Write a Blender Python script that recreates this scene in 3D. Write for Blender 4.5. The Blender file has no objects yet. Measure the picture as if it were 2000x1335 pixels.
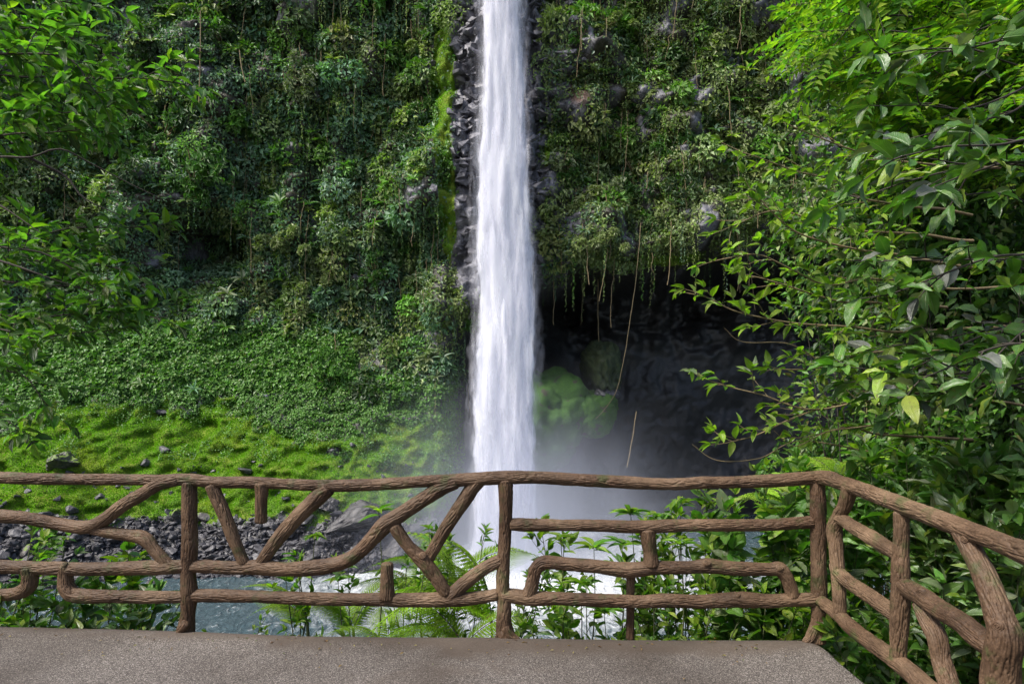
import bpy, bmesh, math, random
import numpy as np
from mathutils import Vector, Matrix
R = math.radians
sc = bpy.context.scene
COL = sc.collection
F = 1333.0; HY = 770.0; CZ = 1.6          # focal length in photo pixels, horizon row, eye height

# ---------------------------------------------------------------- camera
cam = bpy.data.cameras.new('camera'); camo = bpy.data.objects.new('camera', cam); COL.objects.link(camo)
cam.sensor_width = 36; cam.lens = 36 * F / 2000; cam.shift_y = (HY - 667.5) / 2000
cam.clip_start = 0.05; cam.clip_end = 2000
camo.location = (0, 0, CZ); camo.rotation_euler = (R(90), 0, 0); sc.camera = camo
# ---------------------------------------------------------------- sky and sun
SUN = Vector((-0.52, -0.33, 0.79)).normalized()     # towards the sun
el = math.asin(SUN.z); az = math.atan2(SUN.x, SUN.y)
w = bpy.data.worlds.new('World'); sc.world = w; w.use_nodes = True
nt = w.node_tree; nt.nodes.clear()
sky = nt.nodes.new('ShaderNodeTexSky'); sky.sky_type = 'NISHITA'; sky.sun_disc = False
sky.sun_elevation = el; sky.sun_rotation = az; sky.dust_density = 3.0; sky.ozone_density = 0.6; sky.air_density = 0.8
bg = nt.nodes.new('ShaderNodeBackground'); bg.inputs[1].default_value = 0.15
wo = nt.nodes.new('ShaderNodeOutputWorld')
nt.links.new(sky.outputs[0], bg.inputs[0]); nt.links.new(bg.outputs[0], wo.inputs[0])
sl = bpy.data.lights.new('sun', 'SUN'); sl.energy = 2.7; sl.angle = R(10); sl.color = (1, .96, .9)
so = bpy.data.objects.new('sun', sl); COL.objects.link(so)
so.rotation_euler = SUN.to_track_quat('Z', 'Y').to_euler(); so.location = (0, 0, 60)
sc.view_settings.view_transform = 'Standard'; sc.view_settings.look = 'None'
sc.view_settings.exposure = 1.0; sc.view_settings.gamma = 1
cy = sc.cycles
cy.max_bounces = 6; cy.diffuse_bounces = 3; cy.glossy_bounces = 2; cy.transmission_bounces = 3
cy.transparent_max_bounces = 10; cy.volume_bounces = 1; cy.use_denoising = True
cy.volume_step_rate = 2.0; cy.volume_max_steps = 64; cy.sample_clamp_indirect = 4

# ---------------------------------------------------------------- numpy helpers
rs = np.random.RandomState(7)
_p = rs.permutation(256); _p = np.concatenate([_p, _p, _p])
_g = rs.normal(size=(256, 3)); _g /= np.linalg.norm(_g, axis=1)[:, None]
def perlin(P):
    P = np.asarray(P, float); i = np.floor(P).astype(int); f = P - i; u = f * f * f * (f * (f * 6 - 15) + 10)
    i &= 255; out = 0
    for dx in (0, 1):
        wx = u[..., 0] if dx else 1 - u[..., 0]
        for dy in (0, 1):
            wy = u[..., 1] if dy else 1 - u[..., 1]
            for dz in (0, 1):
                wz = u[..., 2] if dz else 1 - u[..., 2]
                h = _p[_p[_p[(i[..., 0] + dx) & 255] + ((i[..., 1] + dy) & 255)] + ((i[..., 2] + dz) & 255)]
                g = _g[h]
                out = out + wx * wy * wz * (g[..., 0] * (f[..., 0] - dx) + g[..., 1] * (f[..., 1] - dy) + g[..., 2] * (f[..., 2] - dz))
    return out * 1.4
def fbm(P, o=4):
    P = np.asarray(P, float); r = 0; a = 1
    for k in range(o):
        r = r + a * perlin(P * 2 ** k + 17.3 * k); a *= .5
    return r
def st(*a): return np.stack(np.broadcast_arrays(*[np.asarray(x, float) for x in a]), -1)
def sm(x, a, b):
    t = np.clip((np.asarray(x, float) - a) / (b - a), 0, 1); return t * t * (3 - 2 * t)
def nrm(v): return v / np.maximum(np.linalg.norm(v, axis=-1, keepdims=True), 1e-9)
def mesh_np(name, V, faces, col=None, uv=None, extra=None, smooth=False):
    """faces: list of int arrays (n,3) or (n,4)"""
    me = bpy.data.meshes.new(name); V = np.asarray(V, np.float32)
    faces = [np.asarray(f, np.int32) for f in faces if len(f)]
    me.vertices.add(len(V)); me.vertices.foreach_set('co', V.ravel())
    loops = np.concatenate([f.ravel() for f in faces]); cnt = np.concatenate([np.full(len(f), f.shape[1], np.int32) for f in faces])
    me.loops.add(len(loops)); me.loops.foreach_set('vertex_index', loops)
    starts = np.zeros(len(cnt), np.int32); starts[1:] = np.cumsum(cnt)[:-1]
    me.polygons.add(len(cnt)); me.polygons.foreach_set('loop_start', starts)
    me.polygons.foreach_set('use_smooth', np.full(len(cnt), smooth, bool))
    me.update(calc_edges=True)
    if col is not None:
        c = np.ones((len(V), 4), np.float32); c[:, :3] = col
        me.attributes.new('tone', 'FLOAT_COLOR', 'POINT').data.foreach_set('color', c.ravel())
    if uv is not None:
        me.attributes.new('suv', 'FLOAT2', 'POINT').data.foreach_set('vector', np.asarray(uv, np.float32).ravel())
    for k, a in (extra or {}).items():
        me.attributes.new(k, 'FLOAT', 'POINT').data.foreach_set('value', np.asarray(a, np.float32).ravel())
    return me
def link(name, me, mat, parent=None, label=None, cat=None, group=None, kind=None, loc=None):
    o = bpy.data.objects.new(name, me); COL.objects.link(o)
    if me is not None and mat is not None:
        me.materials.clear(); me.materials.append(mat)
    if parent is not None: o.parent = parent
    if loc is not None: o.location = loc
    if label: o['label'] = label
    if cat: o['category'] = cat
    if group: o['group'] = group
    if kind: o['kind'] = kind
    return o
def empty(name, loc, label, cat, group=None):
    return link(name, None, None, None, label, cat, group, None, loc)
def W(px, py, D):        # a point D metres in front of the eye, read off the photo
    return np.array([(px - 1000) / F * D, D, CZ - (py - HY) / F * D])
def px_of(P): return 1000 + F * P[..., 0] / P[..., 1], HY - F * (P[..., 2] - CZ) / P[..., 1]
def spline(P, step):
    P = np.asarray(P, float); n = len(P)
    if n == 2: P = np.array([P[0], (P[0] + P[1]) / 2, P[1]]); n = 3
    Q = np.vstack([2 * P[0] - P[1], P, 2 * P[-1] - P[-2]]); out = []
    for i in range(n - 1):
        a, b, c, d = Q[i:i + 4]; m = max(2, int(np.linalg.norm((c - b)[:3]) / step))
        t = np.arange(m)[:, None] / m
        out.append(.5 * (2 * b + (c - a) * t + (2 * a - 5 * b + 4 * c - d) * t * t + (3 * b - a - 3 * c + d) * t ** 3))
    out.append(P[-1:]); return np.vstack(out)
def frames(P):
    T = nrm(np.gradient(P, axis=0)); up = np.array([0, 0, 1.0]) if abs(T[0, 2]) < .9 else np.array([0, 1.0, 0])
    U = np.zeros_like(P); u = up
    for i in range(len(P)):
        u = u - T[i] * np.dot(u, T[i]); u /= max(np.linalg.norm(u), 1e-9); U[i] = u
    return T, U, np.cross(T, U)
def tubes(paths, sides=6, closed=True):
    """paths: list of (pts(n,3), radii(n))"""
    Vs = []; Fs = []; Ts = []; off = 0; a = np.arange(sides) / sides * 2 * np.pi
    for P, r in paths:
        P = np.asarray(P, float); r = np.broadcast_to(r, (len(P),))
        T, U, B = frames(P)
        ring = P[:, None] + (np.cos(a)[None, :, None] * U[:, None] + np.sin(a)[None, :, None] * B[:, None]) * r[:, None, None]
        Vs.append(ring.reshape(-1, 3)); n = len(P)
        i = np.arange(n - 1)[:, None] * sides; j = np.arange(sides)[None]; k = (j + 1) % sides
        Fs.append(np.stack([i + j, i + k, i + sides + k, i + sides + j], -1).reshape(-1, 4) + off)
        off += n * sides
    return np.vstack(Vs), [np.vstack(Fs)]

# leaf templates: (side, along, up), faces
T_FAR = (np.array([(0, 0, 0), (-.5, .42, .13), (0, 1, -.12), (.5, .42, .13)]), [np.array([(0, 1, 2), (0, 2, 3)])], np.array([(0, 0), (-1, .42), (0, 1), (1, .42)]))
def near_tmpl(nv=7, sharp=1.0, fold=.14, droop=.22, wave=.02, wide=.42):
    V = []; UV = []
    for k in range(nv):
        v = k / (nv - 1); wv = math.sin(math.pi * v ** (.85)) ** (.8) * (1 - .25 * v * sharp) if 0 < v < 1 else 0.02
        for u in (-1, -.5, 0, .5, 1):
            V.append((u * .5 * wv, v, fold * abs(u) * wv + wave * math.sin(v * 17 + u * 2) * abs(u) - droop * v * v + .02)); UV.append((u, v))
    q = [(k * 5 + i, k * 5 + i + 1, k * 5 + i + 6, k * 5 + i + 5) for k in range(nv - 1) for i in range(4)]
    return np.array(V), [np.array(q)], np.array(UV)
T_NEAR = near_tmpl(); T_BIG = near_tmpl(9, .7, .10, .26, .03); T_SLIM = near_tmpl(6, .6, .12, .3, .01)
def mk_leaves(P, D, N, L, Wd, tmpl, col):
    P = np.asarray(P, float); n = len(P); D = nrm(np.asarray(D, float)); N = np.asarray(N, float)
    S = nrm(np.cross(D, N)); N = np.cross(S, D)
    L = np.broadcast_to(L, (n,))[:, None, None]; Wd = np.broadcast_to(Wd, (n,))[:, None, None]
    t, fs, uv = tmpl; m = len(t)
    V = P[:, None] + S[:, None] * t[None, :, 0:1] * Wd + D[:, None] * t[None, :, 1:2] * L + N[:, None] * t[None, :, 2:3] * L
    off = (np.arange(n) * m)[:, None, None]
    Fo = [(f[None] + off).reshape(-1, f.shape[1]) for f in fs]
    C = np.repeat(np.asarray(col, float).reshape(n, 3), m, axis=0)
    return V.reshape(-1, 3), Fo, C, np.tile(uv, (n, 1))
def leaf_obj(name, args, mat, smooth=True, **kw):
    V, Fo, C, uv = mk_leaves(*args)
    return link(name, mesh_np(name, V, Fo, C, uv, smooth=smooth), mat, **kw)

# ---------------------------------------------------------------- materials
def mat(name):
    m = bpy.data.materials.new(name); m.use_nodes = True; n = m.node_tree; n.nodes.clear()
    o = n.nodes.new('ShaderNodeOutputMaterial'); return m, n, o
class NB:
    def __init__(s, nt): s.n = nt
    def add(s, t, **kw):
        x = s.n.nodes.new(t)
        for k, v in kw.items():
            if k.startswith('i_'):
                key = k[2:]; key = int(key) if key.isdigit() else key.replace('_', ' ')
                if hasattr(v, 'node'): s.n.links.new(v, x.inputs[key])
                else: x.inputs[key].default_value = v
            else: setattr(x, k, v)
        return x
    def link(s, a, b): s.n.links.new(a, b)
    def noise(s, vec, scale, detail=4, rough=.55, dist=0.0):
        x = s.add('ShaderNodeTexNoise', i_Scale=scale, i_Detail=detail, i_Roughness=rough, i_Distortion=dist)
        if vec is not None: s.link(vec, x.inputs['Vector'])
        return x
    def ramp(s, fac, stops, interp='LINEAR'):
        x = s.add('ShaderNodeValToRGB'); x.color_ramp.interpolation = interp; e = x.color_ramp.elements
        while len(e) < len(stops): e.new(.5)
        for k, (p, c) in enumerate(stops):
            e[k].position = p; e[k].color = (*c, 1) if not np.isscalar(c) else (c, c, c, 1)
        s.link(fac, x.inputs[0]); return x.outputs[0]
    def math(s, op, a, b=0.0, c=None, clamp=False):
        x = s.add('ShaderNodeMath', operation=op, use_clamp=clamp)
        for i, v in enumerate((a, b) if c is None else (a, b, c)):
            if hasattr(v, 'node'): s.link(v, x.inputs[i])
            else: x.inputs[i].default_value = v
        return x.outputs[0]
    def mix(s, fac, a, b, bt='MIX'):
        x = s.add('ShaderNodeMix', data_type='RGBA', blend_type=bt)
        for i, v in ((0, fac), (6, a), (7, b)):
            if hasattr(v, 'node'): s.link(v, x.inputs[i])
            elif i == 0: x.inputs[0].default_value = v
            else: x.inputs[i].default_value = (*v, 1)
        return x.outputs[2]
    def attr(s, name): return s.add('ShaderNodeAttribute', attribute_name=name)
    def bump(s, h, strength=.5, dist=.01, normal=None):
        x = s.add('ShaderNodeBump', i_Strength=strength, i_Distance=dist); s.link(h, x.inputs['Height'])
        if normal is not None: s.link(normal, x.inputs['Normal'])
        return x.outputs[0]
def leaf_mat(name, trans=.35, rough=.42, veins=False, spec=.5):
    m, n, o = mat(name); b = NB(n); t = b.attr('tone').outputs['Color']
    geo = b.add('ShaderNodeNewGeometry'); ns = b.noise(geo.outputs['Position'], 14 if veins else 3.0, 3)
    c = b.mix(b.math('MULTIPLY', ns.outputs[0], .55), t, (0.30, 0.36, 0.10), 'MULTIPLY') if False else b.mix(.5, t, b.ramp(ns.outputs[0], [(.3, .55), (.7, 1.45)]), 'MULTIPLY')
    sp = b.noise(geo.outputs['Position'], 55 if veins else 6, 2); bl = b.noise(geo.outputs['Position'], 9 if veins else 1.2, 2)
    c = b.mix(b.math('MULTIPLY', b.ramp(sp.outputs[0], [(.60, 0.), (.66, 1.)]), b.ramp(bl.outputs[0], [(.48, 0.), (.58, .8)])), c, (.16, .12, .035))
    p = b.add('ShaderNodeBsdfPrincipled', i_Roughness=rough); p.inputs['Specular IOR Level'].default_value = spec
    if veins:
        uv = b.attr('suv').outputs['Vector']; sx = b.add('ShaderNodeSeparateXYZ'); b.link(uv, sx.inputs[0])
        au = b.math('ABSOLUTE', sx.outputs[0])
        ph = b.math('SUBTRACT', b.math('MULTIPLY', sx.outputs[1], 62), b.math('MULTIPLY', au, 12))
        v = b.math('ABSOLUTE', b.math('SINE', ph)); rib = b.math('SUBTRACT', 1, b.math('MULTIPLY', au, 9), clamp=True)
        h = b.math('SUBTRACT', v, b.math('MULTIPLY', rib, 1.6))
        b.link(b.bump(h, .55, .004), p.inputs['Normal'])
        vein = b.math('ADD', b.math('MULTIPLY', b.math('SUBTRACT', 1, b.math('MULTIPLY', v, 5), clamp=True), .35), b.math('MULTIPLY', rib, .6), clamp=True)
        c = b.mix(b.math('MULTIPLY', vein, .45), c, (.22, .30, .10))
    b.link(c, p.inputs['Base Color'])
    tr = b.add('ShaderNodeBsdfTranslucent'); tc = b.mix(1.0, c, (1.35, 1.9, .45), 'MULTIPLY'); b.link(tc, tr.inputs[0])
    ms = b.add('ShaderNodeMixShader', i_0=trans); b.link(p.outputs[0], ms.inputs[1]); b.link(tr.outputs[0], ms.inputs[2])
    b.link(ms.outputs[0], o.inputs[0]); return m
M_LEAF = leaf_mat('leaf_far', .25, .5)
M_MOSSBLADE = leaf_mat('moss_tuft', .4, .8, spec=.1)
M_NEAR = leaf_mat('leaf_near', .42, .36, True, .6)
M_NEARD = leaf_mat('leaf_near_dark', .22, .33, True, .8)
M_FERN = leaf_mat('fern_leaf', .45, .65, spec=.2)
def bark_mat(name, c1, c2, scale=30, rough=.85):
    m, n, o = mat(name); b = NB(n); g = b.add('ShaderNodeNewGeometry')
    a = b.noise(g.outputs['Position'], scale, 6, .65); l = b.noise(g.outputs['Position'], scale * .12, 3)
    c = b.mix(a.outputs[0], c1, c2); c = b.mix(.7, c, b.ramp(l.outputs[0], [(.3, (.6, .62, .6)), (.7, (1.35, 1.25, 1.15))]), 'MULTIPLY')
    p = b.add('ShaderNodeBsdfPrincipled', i_Roughness=rough); b.link(c, p.inputs[0])
    b.link(b.bump(a.outputs[0], .6, .01), p.inputs['Normal']); b.link(p.outputs[0], o.inputs[0]); return m
M_BARK = bark_mat('tree_bark', (.018, .015, .012), (.06, .048, .036))
M_TWIG = bark_mat('twig_bark', (.10, .085, .04), (.24, .18, .10), 60)
M_STEM = bark_mat('green_stem', (.03, .04, .015), (.09, .11, .04), 50)
def rock_mat(name, c1, c2, scale, wet=.45, mossy=False):
    m, n, o = mat(name); b = NB(n); g = b.add('ShaderNodeNewGeometry'); pos = g.outputs['Position']
    a = b.noise(pos, scale, 8, .62); v = b.add('ShaderNodeTexVoronoi', i_Scale=scale * .8, feature='F1'); b.link(pos, v.inputs['Vector'])
    l = b.noise(pos, scale * .25, 3)
    c = b.mix(b.ramp(a.outputs[0], [(.3, 0.), (.7, 1.)]), c1, c2)
    c = b.mix(.6, c, b.ramp(l.outputs[0], [(.3, (.65, .62, .62)), (.7, (1.3, 1.25, 1.2))]), 'MULTIPLY')
    if mossy:
        mo = b.noise(pos, 1.3, 5, .6); sx = b.add('ShaderNodeSeparateXYZ'); b.link(g.outputs['Normal'], sx.inputs[0])
        f = b.ramp(b.math('ADD', b.math('MULTIPLY', mo.outputs[0], 1.2), b.math('MULTIPLY', sx.outputs[2], .35)), [(.80, 0.), (.9, 1.)])
        c = b.mix(f, c, (.10, .16, .02))
    p = b.add('ShaderNodeBsdfPrincipled'); b.link(c, p.inputs[0])
    b.link(b.ramp(a.outputs[0], [(.2, wet), (.9, min(1, wet + .4))]), p.inputs['Roughness'])
    b.link(b.bump(b.math('ADD', a.outputs[0], b.math('MULTIPLY', v.outputs[0], .5)), .7, .12 / scale * 3), p.inputs['Normal'])
    b.link(p.outputs[0], o.inputs[0]); return m
M_ROCK = rock_mat('shore_rock', (.018, .018, .021), (.095, .095, .105), 4, .3); M_BASALT = rock_mat('wet_basalt', (.028, .028, .033), (.17, .17, .195), 2.2, .25); M_BOULD = rock_mat('wet_boulder', (.012, .012, .014), (.065, .063, .066), 3, .3)
M_MROCK = rock_mat('mossy_rock', (.03, .028, .026), (.11, .105, .10), 4, .4, True)

# ================================================================ CLIFF (terrain)
def cliffY(X, Z):
    zk = [-13, -9.5, -7, -4, -.6, 3, 6.5, 10, 14, 24, 34, 46]
    yL = [38, 42, 44.3, 46.6, 49.2, 51.6, 53.4, 53.6, 53.0, 52.4, 52.2, 53.5]
    y = np.interp(Z, zk, yL)
    y = y - 5.0 * sm(-X, 20, 34) * sm(-Z, -12, 6)                       # the shore comes nearer on the left
    # buttress beside the fall
    near = np.exp(-((X + 0.5) / 7.0) ** 2); steep = np.interp(Z, [-13, -9.5, -5, 0, 6, 8, 20, 46], [46.5, 47.5, 49.5, 50.5, 51, 49.8, 50.2, 50.5])
    y = y * (1 - near) + steep * near
    right = sm(X, 0.5, 5); yr = np.interp(Z, [-13, 46], [49.8, 50.6]); y = y * (1 - right) + yr * right
    # cave under the lip
    lip = np.interp(X, [-8, -5, -2, 2, 5, 9, 14, 20, 40], [4.0, 7.4, 9.0, 11.6, 12.4, 12.2, 13.4, 14.4, 15])
    lip = lip + 1.1 * fbm(st(X * .25, 3.3, 0 * X), 3)
    x0 = np.interp(Z, [-10, 7, 9, 12, 20], [-4.6, -4.6, -2, 2, 2])
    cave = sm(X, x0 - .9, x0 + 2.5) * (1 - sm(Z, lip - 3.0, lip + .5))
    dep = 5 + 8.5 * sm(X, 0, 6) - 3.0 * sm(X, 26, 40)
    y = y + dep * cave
    # hollow on the left
    y = y + 6.0 * np.exp(-(((X + 24) / 3.6) ** 2 + ((Z - 13.5) / 2.2) ** 2) ** 1.5) + 2.2 * np.exp(-(((X + 15.5) / 1.2) ** 2 + ((Z - 16.0) / 5) ** 2) ** 1.5)
    return y, cave
nx, nz = 600, 390
gx = np.linspace(-50, 50, nx); gz = np.linspace(-13, 46, nz); GX, GZ = np.meshgrid(gx, gz, indexing='ij')
GY, GC = cliffY(GX, GZ)
pxg = 1000 + F * GX / GY; pyg = HY - F * (GZ - CZ) / GY
slope = 1 - sm(GZ, 3, 8); leftz = 1 - sm(GX, -7, -2)
upper = sm(GZ, 4, 9)
n1 = fbm(st(GX * .16, GZ * .13, 0 * GX), 4); n2 = fbm(st(GX * .5, GZ * .42, 0 * GX + 5), 4); n3 = fbm(st(GX * 1.7, GZ * 1.3, 0 * GX + 9), 3)
nled = fbm(st(GX * .22, GZ * .55, 0 * GX + 31), 3)
bil = 1 - np.abs(fbm(st(GX * .42, GZ * .6, 0 * GX + 2), 3)) * 2
colm = np.abs(perlin(st(GX * 1.4 + .6 * GZ * .3, GZ * .35, 0 * GX + 44)))
rockz = np.exp(-((GX + .5) / 4.2) ** 4) * upper
GY = GY + upper * (2.9 * n1 + 1.5 * nled) * (1 - .6 * rockz) + (.75 * n2 + .2 * n3) * (.5 + .5 * upper)
GY = GY - slope * leftz * .65 * bil - .55 * slope * n2 - .22 * slope * n3 + rockz * (1.2 * colm + .5 * n3)
GY += GC * (.30 * n2 + .9 * n1)
# angular facets near the fall: snap with a cellular pattern
cel = np.floor(GX * 1.3 + 1.1 * n2) * .37 + np.floor(GZ * .75 + .8 * n1 + .5 * GX) * .61
GY += rockz * (np.modf(np.sin(cel * 91.7) * 437.5)[0]) * .38
CP = st(GX, GY, GZ)
# zones
def blob(px, py, rx, ry, X=pxg, Y=pyg): return np.exp(-(((X - px) / rx) ** 2 + ((Y - py) / ry) ** 2))
nm = .35 * n2 + .2 * n3 + .25 * n1
moss = sm(pyg + 60 * nm * 2 - np.interp(pxg, [0, 150, 300, 520, 600, 700, 800, 900, 930], [845, 785, 800, 815, 840, 865, 815, 800, 1200]), -18, 18) * (1 - sm(pyg + 60 * nm, np.float64(985), 1035)) * leftz * (pxg < 905)
moss = np.maximum(moss, sm(.6 * nm + blob(864, 180, 27, 170) * 1.35 + blob(876, 420, 18, 110), .45, .7))
moss = np.maximum(moss, .6 * sm(blob(1290, 515, 130, 18) + .4 * n2, .5, .8))
moss = np.maximum(moss, .7 * sm(blob(1068, 300, 12, 60) + .5 * nm, .6, .8))
pale = np.clip(sm(blob(600, 20, 42, 45) + blob(745, 15, 30, 50) + .8 * blob(470, 130, 30, 50) + .8 * blob(690, 90, 16, 30) + .5 * nm, .55, .8), 0, 1)
red = np.clip(sm(blob(1130, 190, 30, 60) + blob(1290, 90, 70, 50) * .7 + .6 * nm, .5, .9), 0, 1)
idx = np.arange(nx * nz).reshape(nx, nz)
CF = np.stack([idx[:-1, :-1], idx[1:, :-1], idx[1:, 1:], idx[:-1, 1:]], -1).reshape(-1, 4)
m, n, o = mat('cliff_surface'); b = NB(n); g = b.add('ShaderNodeNewGeometry'); pos = g.outputs['Position']
a1 = b.noise(pos, 1.6, 9, .65); a2 = b.noise(pos, .35, 4); vv = b.add('ShaderNodeTexVoronoi', i_Scale=1.1, feature='DISTANCE_TO_EDGE'); 
wpos = b.add('ShaderNodeVectorMath', operation='ADD'); b.link(pos, wpos.inputs[0]); b.link(b.noise(pos, 1.2, 3).outputs['Color'], wpos.inputs[1]); b.link(wpos.outputs[0], vv.inputs['Vector'])
rc = b.mix(b.ramp(a1.outputs[0], [(.32, 0.), (.7, 1.)]), (.045, .045, .052), (.24, .24, .27))
rc = b.mix(b.attr('dirt').outputs['Fac'], rc, b.mix(a1.outputs[0], (.012, .010, .007), (.05, .045, .025)))
rc = b.mix(b.attr('red').outputs['Fac'], rc, b.mix(a1.outputs[0], (.04, .02, .015), (.16, .09, .065)))
rc = b.mix(b.attr('pale').outputs['Fac'], rc, b.mix(b.ramp(a1.outputs[0], [(.4, 0.), (.6, 1.)]), (.10, .09, .09), (.50, .47, .47)))
rc = b.mix(b.attr('cave').outputs['Fac'], rc, b.mix(a1.outputs[0], (.008, .008, .008), (.022, .021, .021)))  # near-black inside the recess: cave darkness painted into the rock colour
ms_n = b.noise(pos, 7, 6, .7); ms_l = b.noise(pos, .8, 3)
mc = b.mix(b.ramp(ms_n.outputs[0], [(.3, 0.), (.75, 1.)]), (.05, .12, .010), (.15, .28, .018))
mc = b.mix(b.ramp(ms_l.outputs[0], [(.42, 0.), (.68, 1.)]), mc, (.17, .22, .02))
mf = b.ramp(b.math('ADD', b.attr('moss').outputs['Fac'], b.math('MULTIPLY', b.math('SUBTRACT', a1.outputs[0], .5), .9)), [(.42, 0.), (.55, 1.)])
cc = b.mix(mf, rc, mc); p = b.add('ShaderNodeBsdfPrincipled'); b.link(cc, p.inputs[0])
b.link(b.ramp(mf, [(0, .5), (1, 1.)]), p.inputs['Roughness'])
hh = b.mix(mf, b.mix(.18, a1.outputs[0], b.ramp(vv.outputs[0], [(0, 0.), (.12, 1.)])), ms_n.outputs[0])
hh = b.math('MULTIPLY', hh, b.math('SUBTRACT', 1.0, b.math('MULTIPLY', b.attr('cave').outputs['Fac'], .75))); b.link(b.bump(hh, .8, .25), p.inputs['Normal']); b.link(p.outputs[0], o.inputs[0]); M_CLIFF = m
dirt = np.clip(1 - rockz * 1.3 - pale - (1 - upper) * .3 - .8 * sm(fbm(st(GX * .55, GZ * .28, 0 * GX + 61), 4) + .22 * (pxg > 1050), .38, .58), 0, 1)
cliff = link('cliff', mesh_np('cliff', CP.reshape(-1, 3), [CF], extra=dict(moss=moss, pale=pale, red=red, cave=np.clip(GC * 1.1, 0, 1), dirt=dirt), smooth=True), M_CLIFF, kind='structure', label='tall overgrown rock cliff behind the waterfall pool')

# normals on the grid
dU = np.gradient(CP, axis=0); dV = np.gradient(CP, axis=1); CN = nrm(np.cross(dU, dV)); CN *= np.sign(-CN[..., 1:2] + 1e-9)
area = np.linalg.norm(np.cross(dU, dV), axis=-1)
inview = (pxg > -60) & (pxg < 2060) & (pyg > -80)
def sample(n, wgt, rng):
    w_ = np.clip(wgt, 0, None) * area * inview; w_ = w_.ravel(); c = np.cumsum(w_); k = np.searchsorted(c, rng.rand(n) * c[-1])
    i, j = np.unravel_index(np.clip(k, 0, nx * nz - 1), (nx, nz)); i = np.clip(i, 0, nx - 2); j = np.clip(j, 0, nz - 2)
    u = rng.rand(n, 1); v = rng.rand(n, 1)
    return CP[i, j] * (1 - u) * (1 - v) + CP[i + 1, j] * u * (1 - v) + CP[i, j + 1] * (1 - u) * v + CP[i + 1, j + 1] * u * v, CN[i, j], i, j
def G(A, i, j): return A[i, j]

UP0 = np.array([0, 0, 1.0])
# palettes (real leaf albedos)
def pal(rng, n, kind):
    base = dict(blue=(.105, .185, .105), olive=(.165, .215, .070), fresh=(.085, .185, .028), dark=(.038, .080, .022),
                carpet=(.080, .185, .026), yellow=(.15, .24, .02), lime=(.20, .29, .03), dry=(.15, .12, .05), pale=(.15, .20, .09))[kind]
    c = np.array(base)[None] * (1 + rng.normal(0, .22, (n, 1))) * (1 + rng.normal(0, .05, (n, 3)))
    return np.clip(c, .006, .6)

# ---- density masks
veg = (1 - sm(GC, .15, .5)) * (1 - .97 * sm(rockz, .55, .85) * (pxg < 1045)) * (1 - .8 * pale) * (1 - .35 * red)
bare = sm(fbm(st(GX * .55, GZ * .28, 0 * GX + 61), 4) + .22 * (pxg > 1050) + .25 * blob(1180, 150, 90, 160) + .15 * (pyg < 120), .38, .58) * sm(GZ, 8, 11)
veg = veg * (1 - .9 * bare)
rband = np.maximum(sm(pxg, 876, 892) * (1 - sm(pxg, 1046, 1062)), 0) * (pyg < 560)
veg = veg * (1 - rband) * (1 - .93 * sm(moss, .25, .6))
upz = sm(GZ, 5, 8) + (pxg > 700) * sm(GZ, 0, 4); upz = np.clip(upz, 0, 1)
hollow = blob(400, 445, 75, 60) + .8 * blob(600, 390, 22, 60)
tone_n = fbm(st(GX * .12, GZ * .12, 0 * GX + 77), 3)
rng = np.random.RandomState(3)
# base layer of small leaves over the whole vegetated cliff
P, N, i, j = sample(150000, veg * upz * (1 - .8 * hollow) * (.35 + sm(n2 + n3 * .5, -.4, .5)), rng)
k = len(P); out = N + rng.normal(0, .45, (k, 3)) + (0, 0, .25); D = np.cross(rng.normal(0, 1, (k, 3)), out) + (0, 0, -.5)
C = pal(rng, k, 'blue'); ol = sm(G(pxg, i, j) / 1000 + G(tone_n, i, j) * .9 + rng.normal(0, .15, k), .85, 1.25)[:, None]
C = C * (1 - ol) + pal(rng, k, 'olive') * ol; dr = rng.rand(k) < .05; C[dr] = pal(rng, dr.sum(), 'yellow') * .8
leaf_obj('cliff_creeper', (P + N * rng.rand(k, 1) * .35, D, out, rng.uniform(.18, .40, k), rng.uniform(.11, .22, k), T_FAR, C), M_LEAF, smooth=False, label='small-leaved creepers covering the cliff face', cat='creeper', kind='stuff')
# clumps: domes of rosettes
def dome_leaves(rng, C0, R0, N0, n, leaf, kind, jit=.25, cols=None):
    """leaves on the outer half of blobs standing off the cliff"""
    q = nrm(rng.normal(0, 1, (n, 3)) + N0 * .9 + np.array([0, 0, .35])); r = R0[:, None] * (1 - jit * rng.rand(n, 1) ** 2)
    bump = 1 + .28 * perlin(q * 2.2 + C0 * .7)[:, None]
    P = C0 + q * r * bump * np.array([1, .8, .85]); out = q + rng.normal(0, .35, (n, 3)) + (0, -.2, .55)
    D = nrm(q * .5 + rng.normal(0, .6, (n, 3)) + (0, 0, -.35))
    return P, D, out
P, N, i, j = sample(1350, veg * upz * (1 - .7 * hollow) * (.15 + sm(n1 + nled * .7, -.5, .4)), rng)
Rr = rng.uniform(.45, 1.5, len(P)); cnt = (Rr ** 2 * 85).astype(int) + 25; ci = np.repeat(np.arange(len(P)), cnt)
kk = rng.choice(['blue', 'olive', 'fresh', 'dark', 'pale'], len(P), p=[.36, .22, .15, .17, .10])
rightish = G(pxg, i, j) > 1000; kk[rightish & (kk == 'blue')] = 'olive'
Cc = 1.15 * np.vstack([pal(rng, 1, k_) for k_ in kk])[ci] * (1 + rng.normal(0, .16, (len(ci), 1)))
P2, D2, O2 = dome_leaves(rng, (P - N * .25 + (0, 0, .0))[ci], Rr[ci], N[ci], len(ci), .25, None)
lf = rng.uniform(.26, .58, len(P))[ci] * rng.uniform(.8, 1.2, len(ci))
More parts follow.
